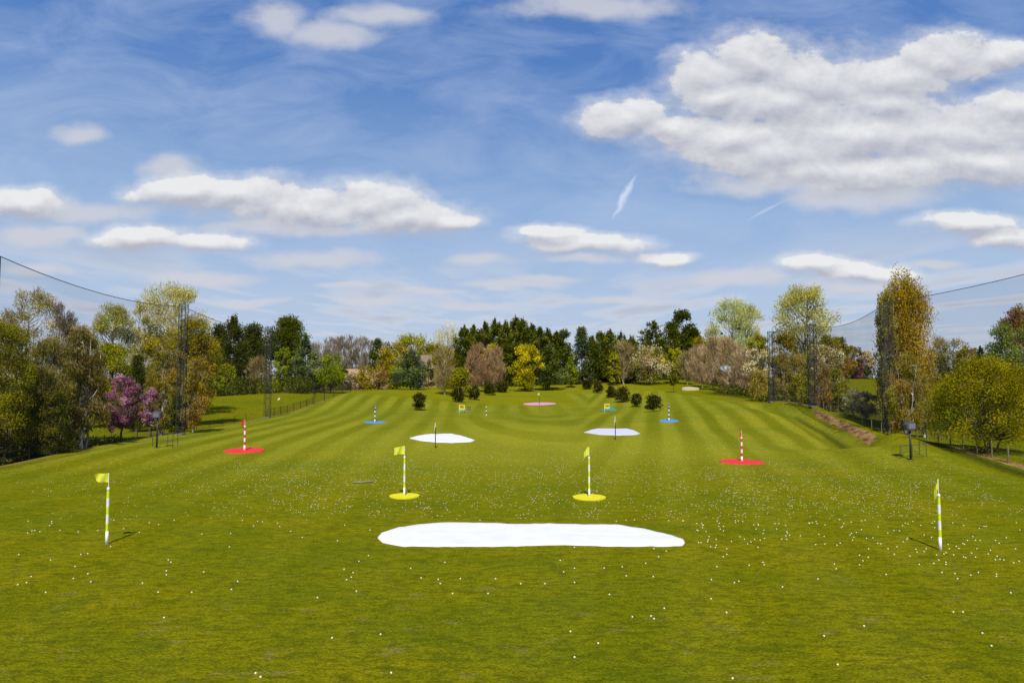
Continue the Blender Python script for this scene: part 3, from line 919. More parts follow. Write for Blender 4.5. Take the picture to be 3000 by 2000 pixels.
T('leafy_tree', 2158, 212, 775, 60, 'bare', GR, 'grey bare tree right of the golden poplar column', over=dict(cov=2.0))
T('leafy_tree', 2225, 200, 798, 60, 'round', BR + OL, 'brown olive tree left of the small dark conifer')
T('conifer_tree', 2252, 190, 795, 34, 'conifer', CO, 'small dark conifer above the wide yellow olive tree')
T('dark_hedge', 2185, 206, 850, 130, 'bush', CO + GD, 'long dark hedge at the head of the distant right fairway', cat='hedge')
T('leafy_tree', 2290, 180, 812, 90, 'round', GD + OL, 'green tree behind the wide yellow olive tree')
# young tree on the range end
T('young_tree', 1546, 168, 858, 28, 'round', GD + OL, 'young thin staked tree standing alone left of the sand bunker', over=dict(cs=0.45, cov=3.5))

# ---- small round shrubs standing on the range
shr = [(964, 942, 903, 34, 'closest round dark shrub of the left shrub line'), (1052, 923, 891, 33, 'dark round shrub right of the closest left shrub'),
       (1090, 918, 888, 30, 'dark round shrub in the middle of the left shrub line'), (1125, 907, 881, 27, 'fourth shrub of the left line counted from the tees'),
       (1154, 901, 877, 32, 'farthest shrub of the left shrub line beside the bare trees'),
       (1500, 945, 908, 43, 'closest and largest shrub of the right shrub line'), (1461, 934, 905, 28, 'small leaning shrub second in the right shrub line'),
       (1429, 923, 890, 41, 'wide flat bottomed shrub third in the right shrub line'), (1403, 913, 887, 24, 'small round shrub left of the wide flat bottomed shrub'),
       (1373, 902, 876, 26, 'shrub second from the far end of the right line'), (1348, 894, 870, 26, 'farthest shrub of the right shrub line')]
for px, pb, ptp, w, lb in shr:
    X, Y, Z = hit(px, pb)
    T('round_shrub', px, Y, ptp, w * 1.0, 'leafy', ['#363a18', '#3c3c16', '#2d3214'], lb, cat='shrub', group='round shrubs standing on the driving range',
      over=dict(shape='dome', cs=0.14, cov=7.5, cr=0.36, nc=46), bark=BARK)


# ------------------------------------------------------------------ undergrowth masses
def brush(name, regions, cols, label, s=0.12, dens=60):
    rs = RS(len(name) + len(regions))
    C = []; A = []; CC = []
    base = np.array([lin(c) for c in cols]) * TREEK
    for (x0, x1_, y0, y1_, h) in regions:
        n = int(dens * abs(x1_ - x0) * abs(y1_ - y0))
        xx = rs.uniform(x0, x1_, n); yy = rs.uniform(y0, y1_, n)
        hh = h * (0.35 + 0.65 * np.sin(xx * 1.7 + 1) ** 2 * np.cos(yy * 1.1) ** 2)
        zz = zt(xx, yy) + rs.uniform(0, 1, n) ** 0.8 * hh
        C.append(np.stack([xx, yy, zz], 1))
        CC.append(base[rs.randint(0, len(base), n)] * rs.uniform(0.6, 1.3, (n, 1)))
    C = np.concatenate(C); CC = np.concatenate(CC)
    v, f = diamonds(C, RS(5).normal(size=(len(C), 3)) + np.array([0, 0, 0.7]), s * 1.5, s, RS(6))
    o = mesh_obj(name, v, f, LEAF, col=np.repeat(CC, 4, 0))
    return tag(o, label, 'undergrowth', kind='stuff')


brush('undergrowth', [(-48, -34.2, 40, 62, 0.9)], GD + OLD, 'dark undergrowth below the left wood', 0.13, 95)
brush('hedgerow', [(-22, 24, 212, 220, 3.0), (22, 62, 225, 244, 2.0)], CO + GD, 'dark hedge bottom under the central wood', 0.42, 11)
brush('thicket', [(57, 72, 158, 215, 2.6), (46, 62, 120, 158, 2.4), (42.5, 50, 92, 120, 1.5)], GD + OLD + ['#6a5c40'], 'dark thicket bottom under the right wood', 0.3, 16)
brush('far_hedge', [(-95, -38, 205, 214, 2.6)], ['#5c4c38', '#6c5840', '#3f4020'], 'brown hedge bottom beyond the left fairway', 0.42, 9)


# ------------------------------------------------------------------ nets and masts
def mast(x, y, h, w, label, braces=0.4, r=0.036, group='lattice net masts'):
    z = z1(x, y)
    e = empty('lattice_mast', (x, y, z), label, 'mast', group)
    c = [(-w / 2, -w / 2), (w / 2, -w / 2), (w / 2, w / 2), (-w / 2, w / 2)]
    for (a, b) in c:
        m = MB(); m.tube((a, b, -0.2), (a, b, h), r, k=6); m.build('leg', STEEL, e)
    m = MB()
    n = int(h / (w * 0.9))
    for i in range(n + 1):
        zz = 0.2 + (h - 0.3) * i / n
        for j in range(4):
            p, q = c[j], c[(j + 1) % 4]
            m.tube((*p, zz), (*q, zz), r * braces, k=4, caps=False)
            if i < n:
                z2 = 0.2 + (h - 0.3) * (i + 1) / n
                a, b = (p, q) if (i + j) % 2 else (q, p)
                m.tube((*a, zz), (*b, z2), r * braces, k=4, caps=False)
    m.build('bracing', STEEL, e)
    m = MB(); m.box((0, 0, 0.0), (w + 0.15, w + 0.15, 0.2), 0, 0.03); m.build('footing', CONC, e)
    return e


TOPZ = 13.0
LM = [(-31.2, 41.3), (-32.6, 67.5), (-34.8, 97.5)]
mast(*LM[1], TOPZ - z1(*LM[1]), 0.62, 'dark lattice mast in front of the golden birches on the left')
mast(*LM[2], TOPZ - z1(*LM[2]), 0.72, 'dark lattice mast beside the stone pine at the left fairway')
RM = [(36.3, 66), (40.9, 93), (41.0, 108)]
mast(*RM[0], TOPZ - z1(*RM[0]), 0.8, 'dark lattice mast in front of the golden poplar column', 0.55, 0.036)
mast(*RM[1], TOPZ - z1(*RM[1]), 0.85, 'dark lattice mast left of the rust coloured birch', 0.65, 0.045)
mast(*RM[2], TOPZ - z1(*RM[2]), 0.75, 'farthest dark lattice mast at the right wood', 0.65, 0.045)


def net_material(name, alpha):
    m, nt, out = newmat(name)
    d = N(nt, 'ShaderNodeBsdfDiffuse'); d.inputs[0].default_value = (0.03, 0.035, 0.06, 1)
    t = N(nt, 'ShaderNodeBsdfTransparent')
    mx = N(nt, 'ShaderNodeMixShader')
    pos = N(nt, 'ShaderNodeNewGeometry').outputs['Position']
    f = noise(nt, pos, 0.25, 2)
    a = mth(nt, 'MULTIPLY', ramp(nt, f, [(0.3, 0.7), (0.7, 1.0)]), alpha)
    nt.links.new(a, mx.inputs[0])
    nt.links.new(t.outputs[0], mx.inputs[1]); nt.links.new(d.outputs[0], mx.inputs[2])
    nt.links.new(mx.outputs[0], out.inputs[0])
    return m


NETM = net_material('net_mesh', 0.15)
NETD = net_material('dense_net_mesh', 0.30)


def net(name, pts, label, sags, mats, mid=None):
    e = empty(name, (pts[0][0], pts[0][1], z1(*pts[0][:2])), label, 'safety net')
    o = np.array(e.location)
    for i in range(len(pts) - 1):
        (xa, ya, za_), (xb, yb, zb) = pts[i], pts[i + 1]
        n = 14
        t = np.linspace(0, 1, n + 1)
        xx = xa + (xb - xa) * t; yy = ya + (yb - ya) * t
        zz = za_ + (zb - za_) * t - sags[i] * 4 * t * (1 - t)
        gz = zt(xx, yy) + 0.05
        vs = []; fs = []
        for j in range(n + 1):
            for q in range(5):
                bulge = 0.12 * math.sin(q / 4 * math.pi)
                vs.append((xx[j] - o[0] + bulge, yy[j] - o[1], gz[j] + (zz[j] - gz[j]) * q / 4 - o[2]))
        for j in range(n):
            for q in range(4):
                a = j * 5 + q
                fs.append((a, a + 5, a + 6, a + 1))
        mesh_obj('net_panel', vs, fs, mats[i], e)
        for nm, zf, rad in (('top_cable', 1.0, 0.028), ('mid_cable', 0.52, 0.014)):
            m = MB()
            for j in range(n):
                pa = (xx[j] - o[0], yy[j] - o[1], gz[j] + (zz[j] - gz[j]) * zf - o[2])
                pb = (xx[j + 1] - o[0], yy[j + 1] - o[1], gz[j + 1] + (zz[j + 1] - gz[j + 1]) * zf - o[2])
                m.tube(pa, pb, rad, k=5, caps=False)
            m.build(nm, STEEL, e)
    return e


net('safety_net', [(-30.8, 30, 13.6), (*LM[0], TOPZ), (*LM[1], TOPZ - 0.3), (*LM[2], TOPZ - 0.2), (-35.0, 122, 5.4)],
    'tall dark safety net hanging along the left side of the range', [0.3, 0.75, 0.8, 1.2], [NETM] * 4)
net('safety_net', [(38.2, 34, 14.4), (*RM[0], TOPZ - 0.1), (*RM[1], TOPZ - 0.1), (*RM[2], TOPZ - 0.1)],
    'tall dark safety net hanging along the right side of the range', [0.55, 1.15, 0.2], [NETM, NETD, NETD])
m = MB(); m.tube((0, 0, 0), (0, 0, TOPZ - z1(*LM[0])), 0.03, k=6)
tag(m.build('hanging_rope', STEEL, loc=(LM[0][0], LM[0][1], z1(*LM[0]))), 'thin dark rope dropping from the net cable at the left edge', 'rope')


# ------------------------------------------------------------------ fences
def fence(name, pts, h, label, mat, step=2.5, r=0.04, wires=2, cat='fence', netm=None, wmat=None):
    p = np.array(pts, float)
    seg = np.r_[0, np.cumsum(np.hypot(np.diff(p[:, 0]), np.diff(p[:, 1])))]
    n = int(seg[-1] / step)
    s = np.linspace(0, seg[-1], n + 1)
    xx = np.interp(s, seg, p[:, 0]); yy = np.interp(s, seg, p[:, 1]); zz = zt(xx, yy)
    e = empty(name, (xx[0], yy[0], zz[0]), label, cat)
    rs = RS(11)
    for i in range(n + 1):
        m = MB()
        hh = h * rs.uniform(0.93, 1.05)
        m.tube((xx[i] - xx[0], yy[i] - yy[0], zz[i] - zz[0] - 0.1), (xx[i] - xx[0] + rs.normal() * 0.02, yy[i] - yy[0], zz[i] - zz[0] + hh), r, k=6)
        m.build('post', mat, e)
    m = MB()
    for w in range(wires):
        f = (w + 1) / wires
        for i in range(n):
            m.tube((xx[i] - xx[0], yy[i] - yy[0], zz[i] - zz[0] + h * f * 0.95), (xx[i + 1] - xx[0], yy[i + 1] - yy[0], zz[i + 1] - zz[0] + h * f * 0.95), 0.012, k=4, caps=False)
    m.build('wire', wmat or STEEL, e)
    if netm:
        vs = []; fs = []
        for i in range(n + 1):
            vs += [(xx[i] - xx[0], yy[i] - yy[0], zz[i] - zz[0] + 0.03), (xx[i] - xx[0], yy[i] - yy[0], zz[i] - zz[0] + h * 0.95)]
        for i in range(n):
            fs.append((2 * i, 2 * i + 2, 2 * i + 3, 2 * i + 1))
        mesh_obj('mesh_panel', vs, fs, netm, e)
    return e


fence('low_fence', [(-33.0, 44), (-34.2, 56), (-36.0, 68), (-38.2, 84), (-37.6, 97)], 0.95, 'low dark post and wire fence below the crest on the left', BLACK, 3.5, 0.035, 2)
fence('net_fence', [(-35.4, 99), (-35.6, 110), (-35.2, 121)], 1.3, 'low dark netting fence right of the second lattice mast', BLACK, 3.0, 0.045, 2, netm=NETD)
fence('tall_net_fence', [(-35.0, 121), (-34.8, 132), (-34.4, 146)], 3.4, 'taller black netting fence at the far left corner of the range', BLACK, 6.0, 0.06, 2, netm=NETD)
fence('wood_fence', [(36.6, 62), (35.3, 55), (33.6, 46), (32.6, 38)], 1.15, 'pale wooden post and wire fence beyond the right mound', WOOD, 2.2, 0.055, 3, netm=NETM)
fence('bank_fence', [(36.6, 62), (38.4, 72), (40.6, 84), (42.3, 95)], 1.05, 'post and wire fence along the bark covered bank', WOOD, 3.0, 0.045, 2)


# ------------------------------------------------------------------ houses
def house(name, px, d, ptop, pbase, wpx, depth, wallc, roofc, label, chim=True, ridge_x=True):
    X, Y, Zt = at(px, ptop, d)
    z0 = z1(X, Y)
    H = Zt - z0
    W = wpx * d / F
    e = empty(name, (X, Y, z0), label, 'house')
    wm = paint(name + '_wall', wallc, 0.9, 0.25, 2); rm = paint(name + '_roof', roofc, 0.9, 0.4, 2.5, bump=0.4)
    eave = H * 0.58
    m = MB()
    m.box((0, 0, eave / 2 - 0.3), (W, depth, eave + 0.6))
    m.add([(-W / 2, -depth / 2, eave), (-W / 2, depth / 2, eave), (-W / 2, 0, H - 0.1)], [(0, 1, 2)])
    m.add([(W / 2, -depth / 2, eave), (W / 2, depth / 2, eave), (W / 2, 0, H - 0.1)], [(2, 1, 0)])
    m.build('wall', wm, e)
    o = 0.35
    m = MB()
    for s in (-1, 1):
        a = [(-W / 2 - o, s * (depth / 2 + o), eave - 0.18), (W / 2 + o, s * (depth / 2 + o), eave - 0.18), (W / 2 + o, 0, H), (-W / 2 - o, 0, H)]
        b = [(q[0], q[1], q[2] + 0.14) for q in a]
        m.add(a + b, [(0, 1, 2, 3), (7, 6, 5, 4), (0, 4, 5, 1), (1, 5, 6, 2), (3, 2, 6, 7), (0, 3, 7, 4)])
    rf = m.build('roof', rm, e)
    if chim:
        m = MB(); m.box((W * 0.28, 0, H + 0.35), (0.8, 0.7, 1.3), 0, 0.03); m.box((W * 0.28, 0, H + 1.04), (0.95, 0.85, 0.1))
        m.build('chimney', paint(name + '_brick', lin('#8a5540'), 0.9, 0.4), rf)
    glass = paint(name + '_glass', (0.03, 0.04, 0.05), 0.15, 0.0)
    for i in (-0.3, 0.0, 0.3):
        m = MB(); m.box((W * i, -depth / 2 - 0.02, eave * 0.62), (1.2, 0.08, 1.3)); w = m.build('window', WHITE, e)
        m = MB(); m.box((W * i, -depth / 2 - 0.07, eave * 0.62), (1.0, 0.03, 1.1)); m.build('pane', glass, w)
    return e


house('roofed_house', 982, 222, 816, 885, 52, 9, lin('#a08560'), lin('#857060'), 'house with pinkish tiled roof and orange walls behind the blue grey cedar')
house('beige_house', 838, 224, 848, 890, 82, 8, lin('#b49a78'), lin('#a98d66'), 'low beige roofed house behind the ochre shrubs', chim=False)
house('blue_shed', 1956, 238, 850, 866, 16, 3, lin('#6f96a0'), lin('#7f8890'), 'small blue grey shed at the head of the distant right fairway', chim=False)


# ------------------------------------------------------------------ flags and targets
def cloth(w, h, rs, phase=0.0, droop=0.0, nx_=10, nz_=7):
    vs = []; fs = []
    for j in range(nz_ + 1):
        for i in range(nx_ + 1):
            u = i / nx_; v = j / nz_
            wv = 0.16 * w * math.sin(u * 8 + phase + v * 2.2) * (0.3 + u)
            vs.append((-w * u * (1 - 0.35 * droop), wv, h * (v - 1) * (1 - 0.22 * u) - 0.10 * h * u - droop * h * 0.9 * u * u))
    k = nx_ + 1
    for j in range(nz_):
        for i in range(nx_):
            fs.append((j * k + i, j * k + i + 1, (j + 1) * k + i + 1, (j + 1) * k + i))
    n = len(vs)
    vs += [(a, b + 0.006, c) for a, b, c in vs]
    fs += [tuple(q + n for q in f[::-1]) for f in fs]
    return vs, fs


def flagpole(px, pb, label, cA, cB, fm, H=2.38, group=None, r=0.048, flag=(0.48, 0.32), droop=0.0, rz=0.0, pole_h=1.86, order=None):
    X, Y, Z = hit(px, pb)
    e = empty('flag_pole', (X, Y, Z), label, 'flag', group, rz)
    m = MB()
    bands = [0, 0.30, 0.44, 0.595, 0.705, 0.84, 0.965, 1.0]
    bands = [0, 0.235, 0.375, 0.535, 0.67, 0.83, 0.965, 1.0]
    for i in range(7):
        m.tube((0, 0, bands[i] * pole_h - (0.05 if i == 0 else 0)), (0, 0, bands[i + 1] * pole_h), r, k=14, m=0 if i % 2 == 0 else 1, caps=(i in (0, 6)))
    m.build('pole', [cA, cB], e, True)
    m = MB(); m.tube((0, 0, pole_h - 0.01), (0, 0, pole_h + 0.04), r * 1.12, r * 0.8, k=14); m.build('cap', cA, e)
    m = MB(); m.tube((0, 0, pole_h + 0.03), (0, 0, H), 0.011, k=6); m.build('rod', WHITE, e)
    v, f = cloth(flag[0], flag[1], None, px, droop)
    fo = mesh_obj('flag', v, f, fm, e, True, loc=(0, 0, H))
    return e


def disc(name, px, pb, dia, mat, label, tilt=0.0, group=None, edge=0.02):
    X, Y, Z = hit(px, pb)
    m = MB()
    rs = RS(int(px))
    k = 40
    v = []
    for zz, rr in ((-0.12, 1.0), (edge - 0.008, 1.0), (edge, 0.985)):
        for i in range(k):
            t = 2 * math.pi * i / k
            w = 1 + 0.012 * math.sin(3 * t + px)
            v.append((dia / 2 * rr * w * math.cos(t), dia / 2 * rr * w * math.sin(t), zz))
    f = []
    for q in range(2):
        for i in range(k):
            f.append((q * k + i, q * k + (i + 1) % k, q * k + k + (i + 1) % k, q * k + k + i))
    f.append(tuple(range(2 * k, 3 * k)))
    m.add(v, f)
    o = m.build(name, mat, loc=(X, Y, Z + 0.04))
    # follow the slope, tipped a little towards the tees
    gx = (z1(X + 1, Y) - z1(X - 1, Y)) / 2; gy = (z1(X, Y + 1) - z1(X, Y - 1)) / 2
    o.rotation_euler = (math.atan(gy) + R(tilt), -math.atan(gx), 0)
    return tag(o, label, 'target mat', group)


flagpole(245, 1249, 'yellow and white striped pole with spread yellow flag on the left foreground grass', WHITE, YEL, YCLOTH, group='yellow striped flag poles')
flagpole(2160, 1263, 'yellow and white striped pole with limp yellow flag on the right foreground grass', WHITE, YEL, YCLOTH, group='yellow striped flag poles', droop=1.5, flag=(0.26, 0.33), H=2.3, pole_h=1.78)
flagpole(928.5, 1140, 'yellow and white striped pole with spread flag in the left yellow disc', WHITE, YEL, YCLOTH, group='yellow striped flag poles', flag=(0.55, 0.40), droop=0.2)
flagpole(1353.5, 1143, 'yellow and white striped pole with folded flag in the right yellow disc', WHITE, YEL, YCLOTH, group='yellow striped flag poles', flag=(0.32, 0.40), droop=0.7)
disc('yellow_disc', 929, 1140, 1.42, MATY, 'flat yellow round target mat under the left middle flag pole')
disc('yellow_disc', 1353, 1143, 1.55, MATY, 'flat yellow round target mat under the right middle flag pole')
flagpole(561.5, 1035, 'red and white striped pole with red flag in the left red disc', WHITE, RED, RCLOTH, group='red striped flag poles', r=0.075, flag=(0.32, 0.4), droop=0.5)
flagpole(1704, 1060.5, 'red and white striped pole with furled red flag in the right red disc', WHITE, RED, RCLOTH, group='red striped flag poles', r=0.07, flag=(0.2, 0.4), droop=0.9, H=2.25, pole_h=1.72)
disc('red_disc', 561, 1035.5, 2.95, MATR, 'flat red round target mat on the left side of the range', 2.3)
disc('red_disc', 1704, 1062, 3.1, MATR, 'flat red round target mat on the right side of the range', 2.3)
flagpole(861, 970, 'black and white striped pole with navy flag in the left blue disc', WHITE, BLACK, NAVY, group='black striped flag poles', r=0.07, flag=(0.28, 0.5), droop=0.9)
flagpole(1536.5, 967, 'black and white striped pole with navy flag in the right blue disc', WHITE, BLACK, NAVY, group='black striped flag poles', r=0.07, flag=(0.2, 0.5), droop=0.9)
disc('blue_disc', 861, 970, 2.75, MATB, 'flat blue round target mat on the left side of the range', 2.2)
disc('blue_disc', 1536.5, 967, 2.45, MATB, 'flat blue round target mat on the right side of the range', 2.2)
flagpole(1000, 1028, 'dark pole with pale flag before the left white ground sheet', BLACK, GREYM, PCLOTH, group='dark flag poles', r=0.04, flag=(0.16, 0.45), droop=1.0, H=2.0, pole_h=1.6)
flagpole(1413.5, 1009, 'dark pole with pale flag before the right white ground sheet', BLACK, GREYM, PCLOTH, group='dark flag poles', r=0.04, flag=(0.14, 0.6), droop=1.0, H=2.15, pole_h=1.55)
flagpole(1239, 929, 'slim dark pole with pale flag in the pink disc', BLACK, GREYM, PCLOTH, r=0.05, flag=(0.5, 0.45), droop=0.4, H=2.5, pole_h=1.7)
disc('pink_disc', 1239, 927.5, 7.1, MATP, 'flat pink round target mat far out in the middle of the range', 0.4)


# small distance pole
X, Y, Z = hit(1117, 955)
e = empty('marker_pole', (X, Y, Z), 'short black and white banded marker pole between the left sign and the pink disc', 'marker pole')
m = MB()
for i in range(5):
    m.tube((0, 0, i * 0.3 - (0.05 if i == 0 else 0)), (0, 0, (i + 1) * 0.3), 0.06, k=10, m=i % 2)
m.build('pole', [WHITE, BLACK], e, True)
m = MB(); m.tube((0, 0, 1.5), (0, 0, 1.56), 0.07, 0.05, k=10); m.build('cap', GREYM, e)


def sheet(name, poly, mat, label, th=0.05, wob=0.02):
    p = hits(poly)
    n = len(p)
    # refine outline
    q = []
    rs = RS(n)
    for i in range(n):
        a, b = p[i], p[(i + 1) % n]
        L = np.hypot(*(b - a)[:2]); k = max(1, int(L / 0.25))
        for j in range(k):
            t = j / k
            r = a * (1 - t) + b * t
            q.append((r[0] + rs.normal() * wob, r[1] + rs.normal() * wob * 1.2))
    q = np.array(q)
    c = q.mean(0)
    rings = [1.0, 0.985, 0.9, 0.75, 0.55, 0.3]
    V_ = []
    k = len(q)
    V_ += [(x_, y_, float(z_) - 0.06) for (x_, y_), z_ in zip(q, zt(q[:, 0], q[:, 1]))]
    for ri, s_ in enumerate(rings):
        w = c + (q - c) * s_
        hz = zt(w[:, 0], w[:, 1])
        for i in range(k):
            rip = 0.012 * math.sin(w[i, 0] * 3.1) * math.sin(w[i, 1] * 2.3) + 0.008 * math.sin(w[i, 1] * 9 + w[i, 0])
            V_.append((w[i, 0], w[i, 1], float(hz[i]) + (th * 0.6 if ri == 0 else th + rip)))
    V_.append((c[0], c[1], z1(*c) + th))
    fs = []
    for r_ in range(len(rings)):
        for i in range(k):
            j = (i + 1) % k
            fs.append((r_ * k + i, r_ * k + j, (r_ + 1) * k + j, (r_ + 1) * k + i))
    l0 = len(rings) * k
    for i in range(k):
        fs.append((l0 + i, l0 + (i + 1) % k, len(V_) - 1))
    o = mesh_obj(name, V_, fs, mat, smooth=True)
    return tag(o, label, 'ground sheet')


sheet('ground_sheet', [(866, 1236), (878, 1224), (912, 1213), (955, 1206), (1006, 1202), (1070, 1201), (1166, 1204), (1294, 1205), (1422, 1207), (1470, 1214), (1534, 1228), (1570, 1240), (1573, 1247),
                       (1566, 1253), (1534, 1255), (1422, 1254.5), (1294, 1251), (1230, 1252.5), (1166, 1254.5), (1006, 1255), (929, 1254.5), (897, 1250), (878, 1246)][::-1],
      SHEET, 'long white ground sheet with rounded ends in the middle foreground')
sheet('ground_sheet', [(941, 1006.5), (962, 1000.5), (990, 997), (1003, 997.5), (1020, 996.3), (1038, 996.6), (1060, 1001), (1091, 1011.3), (1082, 1014.5), (1040, 1016.5), (1000, 1015.5), (965, 1012)][::-1],
      SHEET, 'pointed white ground sheet behind the left dark flag pole', 0.06)
sheet('ground_sheet', [(1341, 993), (1358, 987.5), (1372, 984.6), (1440, 984.8), (1457, 989), (1470, 996), (1462, 998.3), (1420, 999.6), (1375, 998)][::-1],
      SHEETB, 'lilac white ground sheet behind the right dark flag pole', 0.06)

# sand bunker
SAND = paint('bunker_sand', lin('#cdbf92', 0.7), 0.95, 0.1, 4)
X, Y, Z = at(1586, 893, 176)[0], 176.0, z1(at(1586, 893, 176)[0], 176.0)
k = 36
v = []; rs = RS(8)
for zz, rr in ((-0.6, 1.0), (0.0, 1.0), (-0.05, 0.9), (-0.12, 0.55)):
    for i_ in range(k):
        t = 2 * math.pi * i_ / k
        w_ = rr * (1 + 0.06 * math.sin(3 * t + 1) + 0.04 * math.sin(5 * t))
        yy = 1.6 * w_ * math.sin(t)
        v.append((2.1 * w_ * math.cos(t), yy, zz + 0.5 + 0.27 * yy if zz > -0.5 else -0.4))
f = []
for q in range(3):
    for i_ in range(k):
        f.append((q * k + i_, q * k + (i_ + 1) % k, (q + 1) * k + (i_ + 1) % k, (q + 1) * k + i_))
f.append(tuple(range(3 * k, 4 * k)))
o = mesh_obj('sand_bunker', v, f, SAND, smooth=True, loc=(X, Y, Z))
tag(o, 'pale sand bunker near the far right corner of the range', 'bunker')


# ------------------------------------------------------------------ posts with boxes
def boxpost(px, pb, H, hw, hh, shape, label):
    X, Y, Z = hit(px, pb)
    e = empty('box_post', (X, Y, Z), label, 'post')
    m = MB(); m.tube((0, 0, -0.15), (0, 0, H - hh), 0.065, k=10); m.build('pole', BLACK, e, True)
    m = MB()
    if shape == 'box':
        m.box((0, 0, H - hh / 2), (hw, 0.4, hh), 0, 0.04)
        m.box((-0.09, 0, H + 0.03), (hw * 0.55, 0.3, 0.07), 0, 0.01)
    else:
        v = []
        for yy in (-0.2, 0.2):
            for i in range(8):
                t = math.pi / 8 + i * math.pi / 4
                v.append((hw / 2 * math.cos(t) * 1.08, yy, H - hh / 2 + hh / 2 * math.sin(t) * 1.08))
        m.add(v, [(i, (i + 1) % 8, 8 + (i + 1) % 8, 8 + i) for i in range(8)] + [tuple(range(8))[::-1], tuple(range(8, 16))])
    m.build('head', GREYM, e)
    m = MB(); m.box((0, -0.23, H - hh / 2), (hw * 0.7, 0.05, hh * 0.6), 0, 0.01); m.build('face_plate', paint('plate_grey', (0.16, 0.16, 0.19), 0.4, 0.1), e)
    m = MB(); m.box((0, 0, 0.01), (0.35, 0.35, 0.05), 0, 0.01); m.build('base_plate', BLACK, e)
    return X, Y, Z


def railframe(X, Y, label, xs_, h, dy=0.8):
    z = z1(X, Y)
    e = empty('rail_frame', (X, Y, z), label, 'rail frame')
    w0, w1 = xs_[0], xs_[-1]
    for a in xs_:
        m = MB(); zz = z1(X + a, Y) - z; m.tube((a, 0, zz - 0.1), (a, 0, zz + h), 0.022, k=6); m.build('leg', STEEL, e)
    m = MB(); zz = z1(X + w1, Y + dy) - z; m.tube((w1, dy, zz - 0.1), (w1, dy, zz + h), 0.022, k=6); m.build('leg', STEEL, e)
    m = MB()
    za_, zb = z1(X + w0, Y) - z, z1(X + w1, Y) - z
    m.tube((w0, 0, za_ + h), (w1, 0, zb + h), 0.022, k=6)
    m.tube((w0, 0, za_ + h * 0.5), (w1, 0, zb + h * 0.5), 0.018, k=6)
    m.tube((w1, 0, zb + h), (w1, dy, z1(X + w1, Y + dy) - z + h), 0.022, k=6)
    m.build('rail', STEEL, e)


X, Y, Z = boxpost(360, 1028, 2.82, 0.62, 0.55, 'box', 'black post with a square grey box head at the left edge of the range')
railframe(X, Y + 0.6, 'thin dark metal rail frame beside the left box post', (-0.65, 0.55, 0.95), 1.05)
X, Y, Z = boxpost(2092, 1055, 2.5, 0.62, 0.58, 'oct', 'black post with an eight sided grey head on the right mound')
railframe(X, Y + 0.5, 'thin dark metal rail frame beside the right mound post', (-0.4, 0.4, 1.35), 0.85)

# ------------------------------------------------------------------ yellow distance signs
def text_mesh(s, size, mat, parent, loc, name='lettering'):
    cu = bpy.data.curves.new(name, 'FONT')
    cu.body = s; cu.size = size; cu.align_x = 'CENTER'; cu.align_y = 'CENTER'; cu.extrude = 0.004; cu.offset = 0.012
    cu.materials.append(mat)
    o = bpy.data.objects.new(name, cu)
    COL.objects.link(o)
    bpy.context.view_layer.update()
    me = bpy.data.meshes.new_from_object(o.evaluated_get(bpy.context.evaluated_depsgraph_get()))
    bpy.data.objects.remove(o)
    bpy.data.curves.remove(cu)
    o = bpy.data.objects.new(name, me)
    COL.objects.link(o)
    o.parent = parent; o.location = loc; o.rotation_euler = (R(90), 0, 0)
    return o


SIGNY = paint('sign_yellow', (0.66, 0.56, 0.04), 0.5, 0.05)
for px, pb, txt, lb in ((1061, 949, '90', 'yellow distance board reading 90 in the left half of the range'), (1394, 946, '100', 'orange yellow distance board reading 100 in front of the green netting')):
    X, Y, Z = hit(px, pb)
    e = empty('distance_sign', (X, Y, Z), lb, 'sign')
    w, h = (1.02, 0.8) if px < 1200 else (0.95, 0.85)
    m = MB(); m.box((0, 0, 0.62 + h / 2), (w, 0.05, h), 0, 0.01); m.build('board', SIGNY, e)
    for sx in (-1, 1):
        m = MB(); m.tube((sx * w * 0.42, 0.06, -0.1), (sx * w * 0.42, 0.06, 1.3), 0.03, k=6); m.build('leg', WHITE if sx < 0 else GREYM, e)
    text_mesh(txt, 0.6 if len(txt) < 3 else 0.45, BLACK, e, (0, -0.032, 0.64 + h / 2))
    m = MB(); m.box((0, -0.005, 0.6), (w + 0.02, 0.07, 0.07), 0, 0.01); m.build('lower_rail', PCLOTH, e)

# green nets round the signs
GNET = paint('green_netting', lin('#3f8068'), 0.9, 0.4, 5)
def tentnet(px, pb, w, h, label, skew, dep=1.2, mat=None):
    X, Y, Z = hit(px, pb)
    Y += 0.9
    e = empty('target_net', (X, Y, z1(X, Y)), label, 'target net')
    vs = []; fs = []
    n = 10
    for j in range(5):
        for i in range(n + 1):
            u = i / n
            hh = h * max(0.04, 1 - abs(u - skew) / (skew if u < skew else 1 - skew)) * (j / 4)
            vs.append((w * (u - 0.5), dep * j / 4 + 0.05 * math.sin(u * 9), hh + 0.02))
    for j in range(4):
        for i in range(n):
            a = j * (n + 1) + i
            fs.append((a, a + 1, a + n + 2, a + n + 1))
    m_ = len(vs)
    vs += [(a, b + 0.02, c) for a, b, c in vs]
    fs += [tuple(q + m_ for q in f[::-1]) for f in fs]
    mesh_obj('netting', vs, fs, mat or GNET, e)
    m = MB(); m.tube((w * (skew - 0.5), dep, 0), (w * (skew - 0.5), dep, h + 0.05), 0.025, k=6); m.build('prop', BLACK, e)
tentnet(1402, 944, 3.2, 0.95, 'green tent shaped practice net behind the orange yellow board', 0.62)
tentnet(1062, 946, 2.6, 0.42, 'low grey green practice net behind the yellow 90 board', 0.35, mat=paint('grey_netting', lin('#66805e'), 0.9, 0.4, 5))
X, Y, Z = hit(1077, 941)
